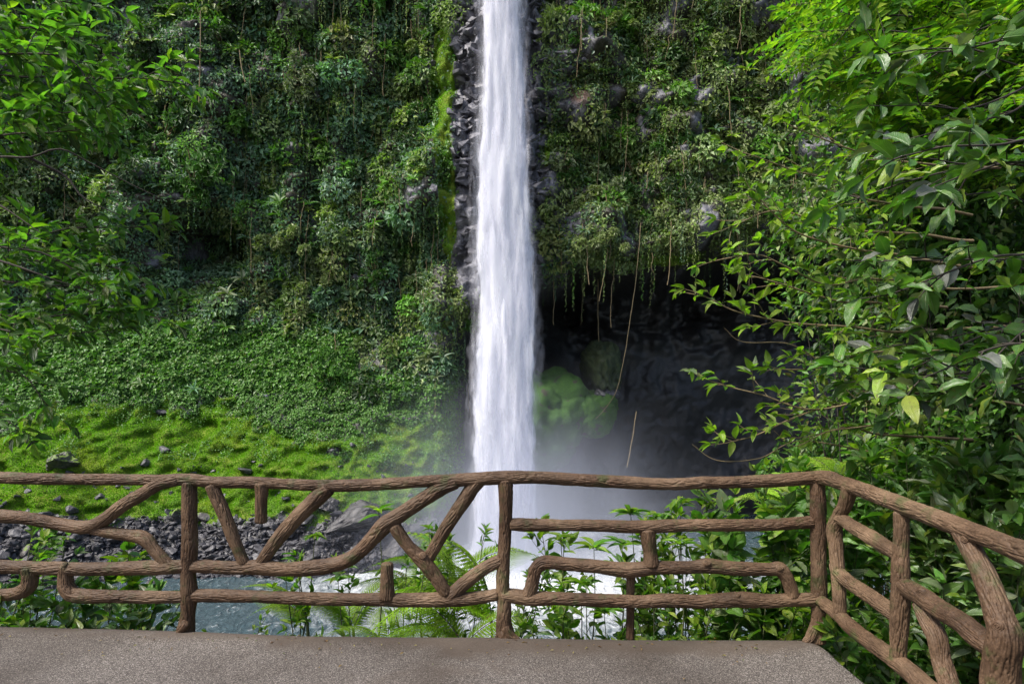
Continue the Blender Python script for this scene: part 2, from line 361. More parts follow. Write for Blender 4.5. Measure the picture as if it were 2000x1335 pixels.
leaf_obj('cliff_bush_cover', (P2, D2, O2, lf, lf * rng.uniform(.4, .6, len(ci)), T_FAR, Cc), M_LEAF, smooth=False, label='dense tangle of bushes growing out of the cliff face', cat='bush cover', kind='stuff')
# big soft-leaved plants and ferns wedged in the wall
P, N, i, j = sample(420, veg * upz * (1 - .5 * hollow) + .25 * (1 - moss) * (pxg < 900) * (GZ > 0) * (GC < .1), rng); m8 = 9; ci = np.repeat(np.arange(len(P)), m8); aa = rng.rand(len(ci)) * 6.28
D2 = np.stack([np.cos(aa), -.5 + .5 * np.sin(aa), .5 * np.sin(aa) + .35], 1); big = rng.uniform(.45, .95, len(P))[ci] * rng.uniform(.8, 1.15, len(ci)); kb = rng.choice(['fresh', 'pale', 'blue', 'lime'], len(P), p=[.4, .25, .25, .1])
leaf_obj('cliff_broadleaf', ((P + N * .55)[ci], D2, np.tile(UP0, (len(ci), 1)) + rng.normal(0, .25, (len(ci), 3)) + (0, -.5, 0), big, big * rng.choice([.16, .34], len(P))[ci], near_tmpl(5, .6, .1, .35, 0), np.vstack([pal(rng, 1, k_) for k_ in kb])[ci]), M_LEAF, label='broad-leaved and strap-leaved plants wedged all over the cliff', cat='undergrowth', kind='stuff')
# hanging roots and dead vines
P, N, i, j = sample(260, veg * upz * (.3 + (pxg > 1040) + (pxg > 430) * (pxg < 900)), rng); rp = []
for q in range(len(P)):
    ln = rng.uniform(1.0, 5.5); t = np.linspace(0, 1, 14)[:, None]; c_ = P[q] + N[q] * .75 + np.array([0, -.15, 0]) * np.sin(t * 3.1) + np.array([rng.normal(0, .06), 0, -1]) * ln * t + np.cumsum(rng.normal(0, .035, (14, 3)), 0); rp.append((c_, rng.uniform(.012, .03)))
link('dead_vines', mesh_np('dead_vines', *tubes(rp, 4)), M_TWIG, None, 'thin dry roots and dead vines trailing down the cliff', 'roots', None, 'stuff')
# hanging strands and grassy tufts
P, N, i, j = sample(1900, veg * upz * (.2 + sm(pxg, 430, 560) * (1 - sm(pxg, 900, 1000)) + .8 * (pxg > 1050)), rng)
Pv = []; Dv = []; Nv = []; Lv = []; Cv = []; tp = []
for q in range(len(P)):
    ln = rng.uniform(.8, 4.2); mm = int(ln / .11); t = np.linspace(0, 1, mm)[:, None]
    base = P[q] + N[q] * .35; c = base + np.array([0, -.15, 0]) * np.sin(t * 3) + np.array([0, 0, -ln]) * t + np.cumsum(rng.normal(0, .012, (mm, 3)), 0)
    Pv.append(c); Dv.append(rng.normal(0, .8, (mm, 3)) + (0, 0, -.9)); Nv.append(N[q] + rng.normal(0, .4, (mm, 3)))
    Lv.append(np.full(mm, rng.uniform(.08, .2))); Cv.append(np.repeat(pal(rng, 1, rng.choice(['olive', 'blue', 'fresh', 'olive'], p=[.4, .2, .22, .18])), mm, 0))
    if q % 4 == 0: tp.append((c[::4], .014))
Lv = np.concatenate(Lv)
hv = leaf_obj('hanging_creeper', (np.vstack(Pv), np.vstack(Dv), np.vstack(Nv), Lv, Lv * .5, T_FAR, np.vstack(Cv)), M_LEAF, smooth=False, label='curtains of thin leafy strands hanging down the cliff', cat='creeper', kind='stuff')
# leafy carpet on the lower slope
cz = (1 - upz) * (1 - moss)  * (1 - sm(GC, .1, .3)) * (pyg < 960) * (pxg < 915) * (pyg > 590)
P, N, i, j = sample(110000, cz + .30 * moss * (pyg < 900) * sm(n2 + .6 * n3, .05, .45) * (1 - sm(GC, .1, .3)), rng); k = len(P)
C = pal(rng, k, 'carpet'); f = (rng.rand(k) < .18); C[f] = pal(rng, f.sum(), 'fresh')
sz = np.where(G(pyg, i, j) < 770, rng.uniform(.2, .36, k), rng.uniform(.1, .22, k)) * (1 - .3 * (G(moss, i, j) > .5))
lump = .35 * np.clip(fbm(P * .9, 3), -.5, 1)[:, None]
leaf_obj('slope_creeper', (P + N * (lump + rng.rand(k, 1) * .3), rng.normal(0, 1, (k, 3)) + (0, -.4, -.9), N * .7 + (0, -.25, .5) + rng.normal(0, .3, (k, 3)), sz, sz * .85, T_FAR, C), M_LEAF, smooth=False, label='thick carpet of heart-leaved creeper on the slope left of the waterfall', cat='ground cover', kind='stuff')
# moss tufts
P, N, i, j = sample(130000, moss * (pxg < 910) * (GZ < 4) * 1.0 + .35 * moss * (GZ > 4), rng); k = len(P)
C = np.array([.155, .295, .016])[None] * (1 + rng.normal(0, .2, (k, 1))); yl = sm(fbm(P * .35, 3) + rng.normal(0, .1, k), .05, .5)[:, None]
C = C * (1 - yl) + np.array([.24, .31, .030]) * yl
leaf_obj('moss', (P, N + rng.normal(0, .5, (k, 3)) + (0, 0, -.2), rng.normal(0, 1, (k, 3)), rng.uniform(.05, .13, k), .045, T_FAR, C), M_MOSSBLADE, smooth=False, label='soft bright green moss blanketing the bank', cat='moss', kind='stuff')

# named shrubs standing out of the cliff
def shrub_mesh(seed, kind, leaf, n, whorl):
    r = np.random.RandomState(seed); lobes = r.normal(0, 1, (9, 3)) * np.array([.62, .22, .5]); lr = r.uniform(.25, .55, 9); li = r.randint(0, 9, n)
    q = nrm(r.normal(0, 1, (n, 3)) + (0, -.5, .5)); c = lobes[li] + q * lr[li][:, None] * (1 - .4 * r.rand(n, 1) ** 2); Ps = []; Ds = []; Ns = []
    for w_ in range(whorl):
        a = r.rand(n) * 6.28; T1 = nrm(np.cross(q, r.normal(0, 1, (n, 3)))); T2 = np.cross(q, T1)
        d = T1 * np.cos(a)[:, None] + T2 * np.sin(a)[:, None] + q * .45; Ps.append(c); Ds.append(d); Ns.append(q + (0, -.1, .6))
    P = np.vstack(Ps); m_ = len(P); ll = leaf * r.uniform(.75, 1.25, m_)
    c0 = pal(r, 1, kind); C = np.clip(c0 * (1 + r.normal(0, .2, (m_, 1))), .01, .5)
    V, Fo, C, uv = mk_leaves(P, np.vstack(Ds), np.vstack(Ns), ll, ll * .42, T_FAR, C)
    return mesh_np('shrub_foliage', V, Fo, C, uv)
def stems_mesh(seed):
    r = np.random.RandomState(seed); ps = []
    for q in range(9):
        e = nrm(r.normal(0, 1, 3) + (0, -.8, .5)) * .8; ps.append((spline(np.array([[0, .6, -.5], e * .4 + (0, .25, -.25), e]), .15), np.float64(.022)))
    return mesh_np('shrub_stems', *tubes(ps, 5), smooth=True)
stem_me = [stems_mesh(s) for s in (1, 2)]; [x.materials.append(M_TWIG) for x in stem_me]
tones = {'blue': 'blue-green', 'olive': 'olive green', 'fresh': 'fresh green', 'dark': 'dark green', 'pale': 'pale green'}
protos = {k_: shrub_mesh(11 + q, k_, .25, 230, 5) for q, k_ in enumerate(tones)}
shr = [  # px, py, radius px, tone, label tail
 (385, 345, 62, 'fresh', 'overhanging the dark hollow in the left cliff'), (470, 290, 45, 'blue', 'just above right of the bright bush over the hollow'),
 (330, 250, 60, 'fresh', 'in the broad bushy band right of the upper left branches'), (250, 215, 50, 'pale', 'close behind the bright branch tip at upper left'),
 (740, 215, 52, 'blue', 'with star-shaped leaf whorls, left of the moss streak'), (800, 290, 40, 'dark', 'beside the foot of the yellow moss streak left of the waterfall'),
 (700, 280, 46, 'blue', 'below the whorled bush left of the moss streak'), (690, 360, 48, 'pale', 'halfway down the cliff left of the waterfall, below the whorled bush'),
 (760, 480, 44, 'fresh', 'low on the cliff left of the waterfall, above the undercut'), (690, 455, 42, 'fresh', 'left neighbour of the low bush above the undercut'),
 (725, 530, 36, 'fresh', 'hanging just over the dark undercut left of the waterfall'), (640, 500, 40, 'pale', 'halfway between the hollow and the waterfall, lower cliff'),
 (560, 470, 44, 'olive', 'right of the dark hollow in the left cliff'), (500, 560, 56, 'olive', 'below the dark hollow, above the creeper slope'),
 (430, 530, 36, 'pale', 'directly under the dark hollow'), (590, 600, 44, 'olive', 'at the top edge of the creeper slope, centre left'),
 (640, 110, 48, 'blue', 'under the bare white rock at the top of the cliff'), (600, 170, 44, 'pale', 'below left of the bare white rock at the top'),
 (520, 190, 38, 'olive', 'high on the cliff between white rock and upper left branches'), (300, 120, 44, 'dark', 'near the top, right of the upper left branches'),
 (430, 100, 40, 'dark', 'beside the pale fern frond high on the left cliff'), (830, 60, 34, 'olive', 'at the top beside the moss streak'),
 (790, 130, 30, 'fresh', 'yellowish, just left of the moss streak near the top'), (820, 210, 34, 'fresh', 'hugging the left edge of the moss streak'),
 (1130, 400, 52, 'olive', 'hanging on the lip beside the falling water, right side'), (1105, 330, 30, 'fresh', 'right of the waterfall halfway up, above the lip bush'),
 (1190, 395, 44, 'pale', 'on the cave lip, second bush from the water'), (1260, 330, 46, 'fresh', 'above the cave mouth, right of the water'),
 (1320, 290, 44, 'fresh', 'above the cave mouth, third step from the water'), (1230, 200, 42, 'fresh', 'right cliff, level with the columnar rocks'),
 (1290, 160, 38, 'olive', 'high right cliff beside reddish rock'), (1370, 100, 46, 'pale', 'high right cliff left of the feathery tree'),
 (1130, 90, 30, 'fresh', 'near the top just right of the waterfall'), (1180, 60, 34, 'olive', 'top of the cliff right of the waterfall'),
 (1400, 220, 44, 'dark', 'right cliff beside the feathery tree crown'), (1330, 380, 40, 'dark', 'over the darkest part of the cave lip'),
 (1160, 480, 34, 'olive', 'drooping below the cave lip near the water'), (1420, 60, 40, 'olive', 'top right of the cliff next to the feathery tree'),
 (90, 330, 50, 'pale', 'left edge cliff above the bare dark branch'), (160, 400, 50, 'pale', 'left cliff behind the bare forked branch'),
 (60, 430, 44, 'blue', 'far left cliff behind the middle branches'), (640, 740, 50, 'carpet' , 'rounded, on the creeper slope left of the waterfall foot'),
 (780, 780, 36, 'carpet', 'small, on the wet slope left of the waterfall foot'), (672, 905, 20, 'fresh', 'small bright plant beside the dark cleft behind the top rail'),
 (745, 915, 20, 'fresh', 'small bright plant on the moss right of the dark cleft')]
tones['carpet'] = 'deep green'; protos['carpet'] = shrub_mesh(40, 'carpet', .22, 230, 5)
for v in protos.values(): v.materials.append(M_LEAF)
def cliff_at(px, py):
    k = np.argmin(((pxg - px) ** 2 + (pyg - py) ** 2) + 1e6 * ((GY > 60))); a, b_ = np.unravel_index(k, (nx, nz)); return CP[a, b_], CN[a, b_]
for q, (sx, sy, sr, tn, lab) in enumerate(shr):
    c, nn = cliff_at(sx, sy); s = sr / F * c[1]; s *= .82
    t = empty('cliff_shrub', tuple(c + nn * s * .15), tones[tn] + ' shrub ' + lab, 'shrub', 'shrubs rooted on the cliff')
    t.scale = (s * rng.uniform(.9, 1.3), s, s * rng.uniform(.8, 1.2)); t.rotation_euler = (0, rng.uniform(-.8, .8), rng.uniform(-.4, .4))
    link('foliage', protos[tn], None, t); link('stem', stem_me[q % 2], None, t)

# ================================================================ SHORE ROCKS
def rock_mesh(seed, flat=.75):
    r = random.Random(seed); bm = bmesh.new()
    for _ in range(15):
        v = Vector((r.gauss(0, 1), r.gauss(0, 1), r.gauss(0, 1))).normalized(); v.z *= flat; v *= r.uniform(.8, 1.05); bm.verts.new(v)
    bmesh.ops.convex_hull(bm, input=bm.verts); loose = [v for v in bm.verts if not v.link_faces]; bmesh.ops.delete(bm, geom=loose, context='VERTS')
    bmesh.ops.bevel(bm, geom=list(bm.edges), offset=.06, segments=1, affect='EDGES')
    me = bpy.data.meshes.new('rock'); bm.to_mesh(me); bm.free(); return me
rocks = [rock_mesh(s, .5 + .06 * s) for s in range(9)]
for r_ in rocks: r_.materials.append(M_ROCK)
mrocks = [rock_mesh(30 + s, .7) for s in range(4)]
for r_ in mrocks: r_.materials.append(M_MROCK)
shore = leftz * (pxg < 870) * sm(pyg + 40 * nm, 1000, 1040) * (GZ > -10.2)
P, N, i, j = sample(290, shore + .014 * moss * leftz * (GZ < 1) * (n3 > 0), rng)
for q in range(len(P)):
    s = rng.choice([.22, .3, .42, .6], p=[.3, .35, .25, .1]) * rng.uniform(.8, 1.25)
    o_ = link('shore_rock', rocks[q % 9], None, None, 'angular grey basalt rock on the shore between moss bank and pool', 'rock', 'loose rocks along the pool shore', loc=tuple(P[q] + N[q] * .1))
    o_.scale = (s * rng.uniform(.9, 1.5), s * rng.uniform(.8, 1.2), s * rng.uniform(.7, 1.1)); o_.rotation_euler = tuple(rng.uniform(-.5, .5, 2)) + (rng.uniform(0, 6.28),)
m, n, o = mat('thick_moss'); b = NB(n); g = b.add('ShaderNodeNewGeometry'); a1 = b.noise(g.outputs['Position'], 9, 6, .7); a2 = b.noise(g.outputs['Position'], 1.1, 4)
c = b.mix(b.ramp(a1.outputs[0], [(.3, 0.), (.7, 1.)]), (.022, .066, .007), (.055, .14, .012)); c = b.mix(b.ramp(a2.outputs[0], [(.60, 0.), (.66, 1.)]), c, (.05, .045, .03))
p = b.add('ShaderNodeBsdfPrincipled', i_Roughness=1.0); b.link(c, p.inputs[0]); b.link(b.bump(a1.outputs[0], .8, .15), p.inputs['Normal']); b.link(p.outputs[0], o.inputs[0]); M_MOSS = m
# uncounted rubble
def rubble(n, w_, s0, s1, name, lab, M=None):
    P, N, i, j = sample(n, w_, rng); rv = []; rf = []; off = 0
    base = [(np.array([v.co[:] for v in me.vertices]), [np.array(p_.vertices[:]) for p_ in me.polygons]) for me in rocks[:4]]
    bm = bmesh.new()
    hull = []
    for sd in range(6):
        b2 = bmesh.new(); r = random.Random(sd + 90)
        for _ in range(9): b2.verts.new(Vector((r.gauss(0, 1), r.gauss(0, 1), r.gauss(0, 1))).normalized())
        bmesh.ops.convex_hull(b2, input=b2.verts); b2.verts.index_update(); hull.append((np.array([v.co[:] for v in b2.verts]), np.array([[v.index for v in f.verts] for f in b2.faces]))); b2.free()
    for q in range(len(P)):
        hv_, hf = hull[q % 6]; a = rng.uniform(0, 6.28); ca, sa = math.cos(a), math.sin(a)
        s = rng.uniform(s0, s1) * np.array([rng.uniform(.7, 1.4), rng.uniform(.7, 1.3), rng.uniform(.5, .9)])
        v = hv_ * s; v = np.stack([v[:, 0] * ca - v[:, 1] * sa, v[:, 0] * sa + v[:, 1] * ca, v[:, 2]], 1)
        rv.append(v + P[q]); rf.append(hf + off); off += len(v)
    return link(name, mesh_np(name, np.vstack(rv), [np.vstack(rf)]), M or M_ROCK, None, lab, 'rubble', None, 'stuff')
rubble(5200, shore + .03 * moss * (GZ < -3) * leftz, .09, .30, 'shore_rubble', 'small broken grey stones filling the gaps of the shore')
def boulder_mesh(seed, M):
    r = random.Random(seed); bm = bmesh.new()
    for _ in range(13):
        v = Vector((r.gauss(0, 1), r.gauss(0, 1), r.gauss(0, 1))).normalized(); v.z *= .75; v *= r.uniform(.85, 1.05); bm.verts.new(v)
    bmesh.ops.convex_hull(bm, input=bm.verts); bmesh.ops.delete(bm, geom=[v for v in bm.verts if not v.link_faces], context='VERTS')
    bmesh.ops.subdivide_edges(bm, edges=list(bm.edges), cuts=9, use_grid_fill=True); bmesh.ops.triangulate(bm, faces=list(bm.faces))
    C_ = np.array([v.co[:] for v in bm.verts]); d = .20 * fbm(C_ * 1.9 + seed, 5) - .09 * np.clip(.12 - np.abs(perlin(C_ * 2.3 + seed * 2)), 0, 1) / .12; rr_ = np.round(d / .05) * .05 * .5 + d * .5
    for v, q in zip(bm.verts, rr_): v.co *= 1 + q
    me = bpy.data.meshes.new('boulder'); bm.to_mesh(me); bm.free(); me.materials.append(M); return me
BL = [boulder_mesh(60 + q, M_BOULD) for q in range(3)]; BM_ = [boulder_mesh(70 + q, M_MROCK) for q in range(2)]
for bx_, by_, br, lab, me in [(695, 1025, 70, 'largest grey boulder at the foot of the bank behind the railing', BL[0]), (770, 1065, 48, 'second large boulder, nearest the waterfall foot', BL[1]),
        (640, 985, 30, 'dark boulder wedged above the largest one', BL[2]), (55, 1075, 30, 'pale-faced block with mossy side at lower left shore', mrocks[0]), (105, 1085, 22, 'flat-topped grey block right of the mossy block', rocks[1]),
        (135, 905, 34, 'moss-capped rock on the bank just above the top rail, far left', BM_[0]), (650, 880, 22, 'dark upright rock in the cleft of the moss bank', rocks[4]),
        (330, 880, 14, 'small dark stone poking out of the moss, centre left', rocks[6]), (150, 995, 15, 'smooth grey stone in the moss under the top rail', rocks[7]),
        (290, 905, 13, 'pointed dark stone in the moss above the top rail', rocks[8]), (480, 915, 18, 'slanted slab leaning in the moss above the rail', rocks[0]),
        (200, 970, 12, 'little stone beside the smooth grey stone in moss', rocks[5]), (350, 1000, 26, 'mossy brown rock left of the first post', BM_[1]), (400, 1010, 24, 'mossy rock right of the first post', mrocks[3])]:
    c, nn = cliff_at(bx_, by_); s = br / F * c[1]
    o_ = link('boulder', me, None, None, lab, 'rock', 'larger rocks on the bank', loc=tuple(c + nn * s * .1)); o_.scale = (s * 1.05, s * .9, s * .85); o_.rotation_euler = (rng.uniform(-.3, .3), rng.uniform(-.3, .3), rng.uniform(0, 6))

M_DMOSS = rock_mat('dark_mossy_rock', (.014, .022, .008), (.045, .065, .022), 3, .6)
def big_moss(px, py, D, rx, rz, seed, lab, M=None, ry=2.0, tilt=0):
    bm = bmesh.new(); bmesh.ops.create_icosphere(bm, subdivisions=5, radius=1.0); C_ = np.array([v.co[:] for v in bm.verts]); d = 1 / (np.abs(C_) ** 2.5).sum(1) ** (1 / 2.5) - 1 + .24 * fbm(C_ * 1.1 + seed, 6) + .05 * fbm(C_ * 6 + seed, 3) - .10 * np.clip(1 - np.abs(perlin(C_ * 1.7 + seed)) * 9, 0, 1)
    for v, q in zip(bm.verts, d): v.co *= 1 + q
    me = bpy.data.meshes.new('boulder'); bm.to_mesh(me); bm.free(); me.materials.append(M or M_MOSS); me.polygons.foreach_set('use_smooth', np.ones(len(me.polygons), bool)); c = W(px, py, D)
    o_ = link('mossy_boulder', me, None, None, lab, 'rock', 'mossy boulders in the cave', loc=tuple(c)); o_.scale = (rx / F * D, ry, rz / F * D); o_.rotation_euler = (0, tilt, 0)
big_moss(1062, 822, 56.0, 82, 98, 81, 'large bright green moss-covered boulder beside the waterfall in the cave mouth', tilt=.2, ry=4)
big_moss(1160, 806, 55.6, 40, 50, 82, 'small green mossy boulder right of the large mossy one', tilt=.4, ry=3)
big_moss(1176, 722, 57.0, 34, 56, 83, 'dark mossy rock standing above the small mossy boulder', M=M_DMOSS, ry=4, tilt=-.15)
big_moss(1187, 768, 54.6, 24, 14, 84, 'bare pinkish stone under the dark mossy rock', M=M_ROCK, ry=1.2)
rubble(620, (np.maximum(sm(pxg, 880, 896) * (1 - sm(pxg, 925, 940)), sm(pxg, 1032, 1040) * (1 - sm(pxg, 1056, 1070)))) * (pyg < 500) * (1 - moss) * (n2 + .5 * n3 > -.05) + .35 * rockz * (pyg < 540) * (GC < .2) * (1 - moss), .18, .75, 'basalt_blocks', 'broken grey basalt blocks jutting out on both sides of the falling water', M_BASALT)
# ================================================================ WATER
WZ = -9.5
m, n, o = mat('pool_water'); b = NB(n); g = b.add('ShaderNodeNewGeometry'); pos = g.outputs['Position']
sc2 = b.add('ShaderNodeMapping'); sc2.inputs['Scale'].default_value = (1, .55, 1); b.link(pos, sc2.inputs[0])
w1 = b.noise(sc2.outputs[0], 1.5, 7, .65, 1.6); w2 = b.noise(sc2.outputs[0], 4.5, 4, .6)
hgt = b.math('ADD', w1.outputs[0], b.math('MULTIPLY', w2.outputs[0], .35))
vd = b.add('ShaderNodeVectorMath', operation='DISTANCE'); b.link(pos, vd.inputs[0]); vd.inputs[1].default_value = (.5, 44.5, WZ)
fo = b.math('SUBTRACT', 1.0, b.math('DIVIDE', vd.outputs['Value'], 17.0))
fo = b.math('ADD', fo, b.math('MULTIPLY', b.math('SUBTRACT', w1.outputs[0], .5), 1.1))
foam = b.ramp(fo, [(.05, 0.), (.62, 1.)])
crest = b.ramp(hgt, [(.78, 0.), (.90, .7)])
fm = b.math('MAXIMUM', foam, crest)
c = b.mix(fm, b.mix(w1.outputs[0], (.035, .070, .085), (.10, .155, .175)), (.85, .88, .90))
p = b.add('ShaderNodeBsdfPrincipled'); b.link(c, p.inputs[0]); b.link(b.ramp(fm, [(0, .12), (1, .8)]), p.inputs['Roughness'])
b.link(b.bump(hgt, 1.0, .7), p.inputs['Normal']); b.link(p.outputs[0], o.inputs[0]); M_WATER = m
wx = np.linspace(-50, 50, 260); wy = np.linspace(9, 66, 200); WX, WY = np.meshgrid(wx, wy, indexing='ij')
dfall = np.sqrt((WX + .5) ** 2 + (WY - 47) ** 2)
WH = WZ + .10 * fbm(st(WX * .5, WY * .5, 0 * WX), 3) + .5 * np.exp(-(dfall / 4.5) ** 2) * (.6 + fbm(st(WX, WY, 0 * WX), 3))
widx = np.arange(260 * 200).reshape(260, 200)
link('pool_water', mesh_np('pool_water', st(WX, WY, WH).reshape(-1, 3), [np.stack([widx[:-1, :-1], widx[1:, :-1], widx[1:, 1:], widx[:-1, 1:]], -1).reshape(-1, 4)], smooth=True), M_WATER, kind='structure', label='blue-green plunge pool foaming white under the waterfall')

# ================================================================ WATERFALL
def fall_mat(name, dens, lo, hi, edge, colr):
    m, n, o = mat(name); b = NB(n); uv = b.attr('suv').outputs['Vector']; sx = b.add('ShaderNodeSeparateXYZ'); b.link(uv, sx.inputs[0])
    mp = b.add('ShaderNodeMapping'); mp.inputs['Scale'].default_value = (1, .13, 1); b.link(uv, mp.inputs[0])
    mp.inputs['Location'].default_value = (dens * 3.1, dens * 7, 0)
    n1_ = b.noise(mp.outputs[0], 2.2, 8, .62, .7); n2_ = b.noise(mp.outputs[0], 9, 5, .6, .1)
    s = b.math('ADD', b.math('MULTIPLY', n1_.outputs[0], .7), b.math('MULTIPLY', n2_.outputs[0], .3))
    ed = b.attr('edge').outputs['Fac']                               # 0 at the rim, 1 inside
    a = b.math('MULTIPLY', ed, b.math('MULTIPLY_ADD', b.math('SUBTRACT', s, .5), 6.0, edge))
    al = b.ramp(a, [(lo, 0.), (hi, dens)])
    lgn = b.noise(mp.outputs[0], .9, 4, .6); c = b.mix(b.math('MULTIPLY', b.ramp(s, [(.36, 0.), (.60, 1.)]), b.ramp(lgn.outputs[0], [(.36, .25), (.58, 1.)])), colr, (.90, .91, .94))  # bluish-grey streaks: shadow patches on the fall mixed into its colour
    d = b.add('ShaderNodeBsdfDiffuse'); b.link(c, d.inputs[0]); t = b.add('ShaderNodeBsdfTranslucent'); b.link(c, t.inputs[0])
    mx = b.add('ShaderNodeMixShader', i_0=.4); b.link(d.outputs[0], mx.inputs[1]); b.link(t.outputs[0], mx.inputs[2])
    tp_ = b.add('ShaderNodeBsdfTransparent'); m2 = b.add('ShaderNodeMixShader'); b.link(al, m2.inputs[0]); b.link(tp_.outputs[0], m2.inputs[1]); b.link(mx.outputs[0], m2.inputs[2])
    b.link(m2.outputs[0], o.inputs[0]); return m
fy = [-60, 0, 100, 200, 300, 400, 500, 600, 700, 800, 900, 1000, 1110]
fl = [934, 937, 942, 938, 932, 927, 928, 932, 925, 920, 921, 922, 916]
fr = [1017, 1021, 1026, 1030, 1035, 1038, 1043, 1050, 1048, 1046, 1049, 1054, 1064]
fall = empty('waterfall', (-.5, 47.5, WZ), 'tall white waterfall plunging down the middle of the cliff into the pool', 'waterfall')
def sheet(name, YD, grow, depth, M, y0=-420, amp=.1, seed=0, yend=1110, sh=0, skew=0):
    nu, nv = 40, 340; py = np.linspace(y0, yend, nv); l = np.interp(py, fy, fl) - grow + sh; r = np.interp(py, fy, fr) + grow + sh
    u = np.linspace(-1, 1, nu); U, V = np.meshgrid(u, np.arange(nv), indexing='ij')
    PX = (l + r)[V] / 2 + (r - l)[V] / 2 * U; PX = PX + U * 7 * fbm(st(py[V] * .021, U * .8 + seed, 0 * PX), 3); X = (PX - 1000) / F * YD; Z = CZ - (py[V] - HY) / F * YD
    nn = fbm(st(X * .9, Z * .12, 0 * X + seed), 3); Y = YD - depth * np.sqrt(np.clip(1 - U * U, 0, 1)) + amp * nn * 2; X = X + amp * nn
    k_ = np.arange(nu * nv).reshape(nu, nv)
    me = mesh_np(name, st(X, Y, Z).reshape(-1, 3) - np.array([-.5, 47.5, WZ]), [np.stack([k_[:-1, :-1], k_[1:, :-1], k_[1:, 1:], k_[:-1, 1:]], -1).reshape(-1, 4)],
                 uv=st(X + seed, Z).reshape(-1, 2), extra=dict(edge=np.clip((1 - np.abs(U)) * (r - l)[V] / 60, 0, 1).ravel()), smooth=True)
    return link(name, me, M, fall)
Mc = fall_mat('fall_core', 1.0, .15, .9, 3.0, (.60, .61, .69)); Mv = fall_mat('fall_veil', .75, .3, 1.3, 1.5, (.62, .63, .72)); Mo = fall_mat('fall_spray', .32, .1, 1.8, 1.0, (.75, .75, .84))
sheet('water_column', 48.2, -7, .9, Mc, amp=.12, seed=1)
sheet('water_column', 47.7, -3, 1.1, Mc, amp=.18, seed=9)
sheet('water_veil', 47.2, 2, 1.2, Mv, amp=.2, seed=4)
sheet('water_veil', 48.6, 8, .8, Mo, amp=.2, seed=14)
sheet('water_veil', 46.9, 15, 1.2, Mo, amp=.25, seed=22)
# thin side trickles on the rock
for tx, y0, y1 in ((918, -30, 60), (1040, -30, 40)):
    pass

# mist at the foot: real air full of droplets
m, n, o = mat('spray_mist'); b = NB(n); tcn = b.add('ShaderNodeTexCoord'); 
vl = b.add('ShaderNodeVectorMath', operation='LENGTH'); b.link(tcn.outputs['Object'], vl.inputs[0])
fall_off = b.math('POWER', b.math('SUBTRACT', 1.0, vl.outputs['Value'], clamp=True), 2.3)
nz_ = b.noise(tcn.outputs['Object'], 2.2, 2)
den = b.math('MULTIPLY', b.math('MULTIPLY', fall_off, b.ramp(nz_.outputs[0], [(.35, .35), (.65, 1.6)])), .27)
pv = b.add('ShaderNodeVolumePrincipled'); pv.inputs['Color'].default_value = (.80, .85, .98, 1); pv.inputs['Anisotropy'].default_value = .2; b.link(den, pv.inputs['Density'])
b.link(pv.outputs[0], o.inputs['Volume']); M_MIST = m
bm = bmesh.new(); bmesh.ops.create_icosphere(bm, subdivisions=4, radius=1.0); me = bpy.data.meshes.new('spray_mist'); bm.to_mesh(me); bm.free()
mist = link('spray_mist', me, M_MIST, None, 'white cloud of spray drifting over the pool at the waterfall foot', 'mist', None, 'stuff', loc=(.4, 44.2, -8.8)); mist.scale = (16, 9.0, 14.0)

# ================================================================ GROUND
m, n, o = mat('forest_soil'); b = NB(n); g = b.add('ShaderNodeNewGeometry'); a = b.noise(g.outputs['Position'], 2.5, 8, .65)
p = b.add('ShaderNodeBsdfPrincipled', i_Roughness=.95); b.link(b.mix(a.outputs[0], (.012, .014, .006), (.06, .055, .03)), p.inputs[0]); b.link(b.bump(a.outputs[0], .8, .1), p.inputs['Normal']); b.link(p.outputs[0], o.inputs[0]); M_SOIL = m
ux = np.linspace(-60, 60, 240); uy = np.linspace(-40, 50, 200); UX, UY = np.meshgrid(ux, uy, indexing='ij')
def groundZ(X, Y):
    z = np.interp(Y, [-40, -12, -6, 0, 4.4, 5.2, 13, 17, 60], [9, 3, -.2, -.35, -.55, -1.1, -9.6, -11.5, -12])
    rb = sm(X - (2.6 + .60 * np.clip(Y, 0, 99)), 0, 7) * np.interp(Y, [-40, 0, 4, 14, 40, 50], [2, 4, 8, 17, 20, 16])
    lb = sm(-X - (4.5 + .9 * np.clip(Y, 0, 99)), 0, 9) * np.interp(Y, [-40, 0, 14, 40, 50], [2, 5, 11, 9, 6])
    z = z + rb + lb
    z = np.where((X > 2.0) & (Y < 5), z - .5 * sm(X, 2.1, 2.8) * (1 - sm(X, 5.5, 8)), z)
    return z + .35 * fbm(st(X * .3, Y * .3, 0 * X), 4) * sm(np.abs(X) + np.abs(Y - 1), 7, 10)
UZ = groundZ(UX, UY); gi = np.arange(240 * 200).reshape(240, 200)
ground = link('ground', mesh_np('ground', st(UX, UY, UZ).reshape(-1, 3), [np.stack([gi[:-1, :-1], gi[1:, :-1], gi[1:, 1:], gi[:-1, 1:]], -1).reshape(-1, 4)], smooth=True), M_SOIL, kind='structure', label='dark forest soil of the slopes around the platform')

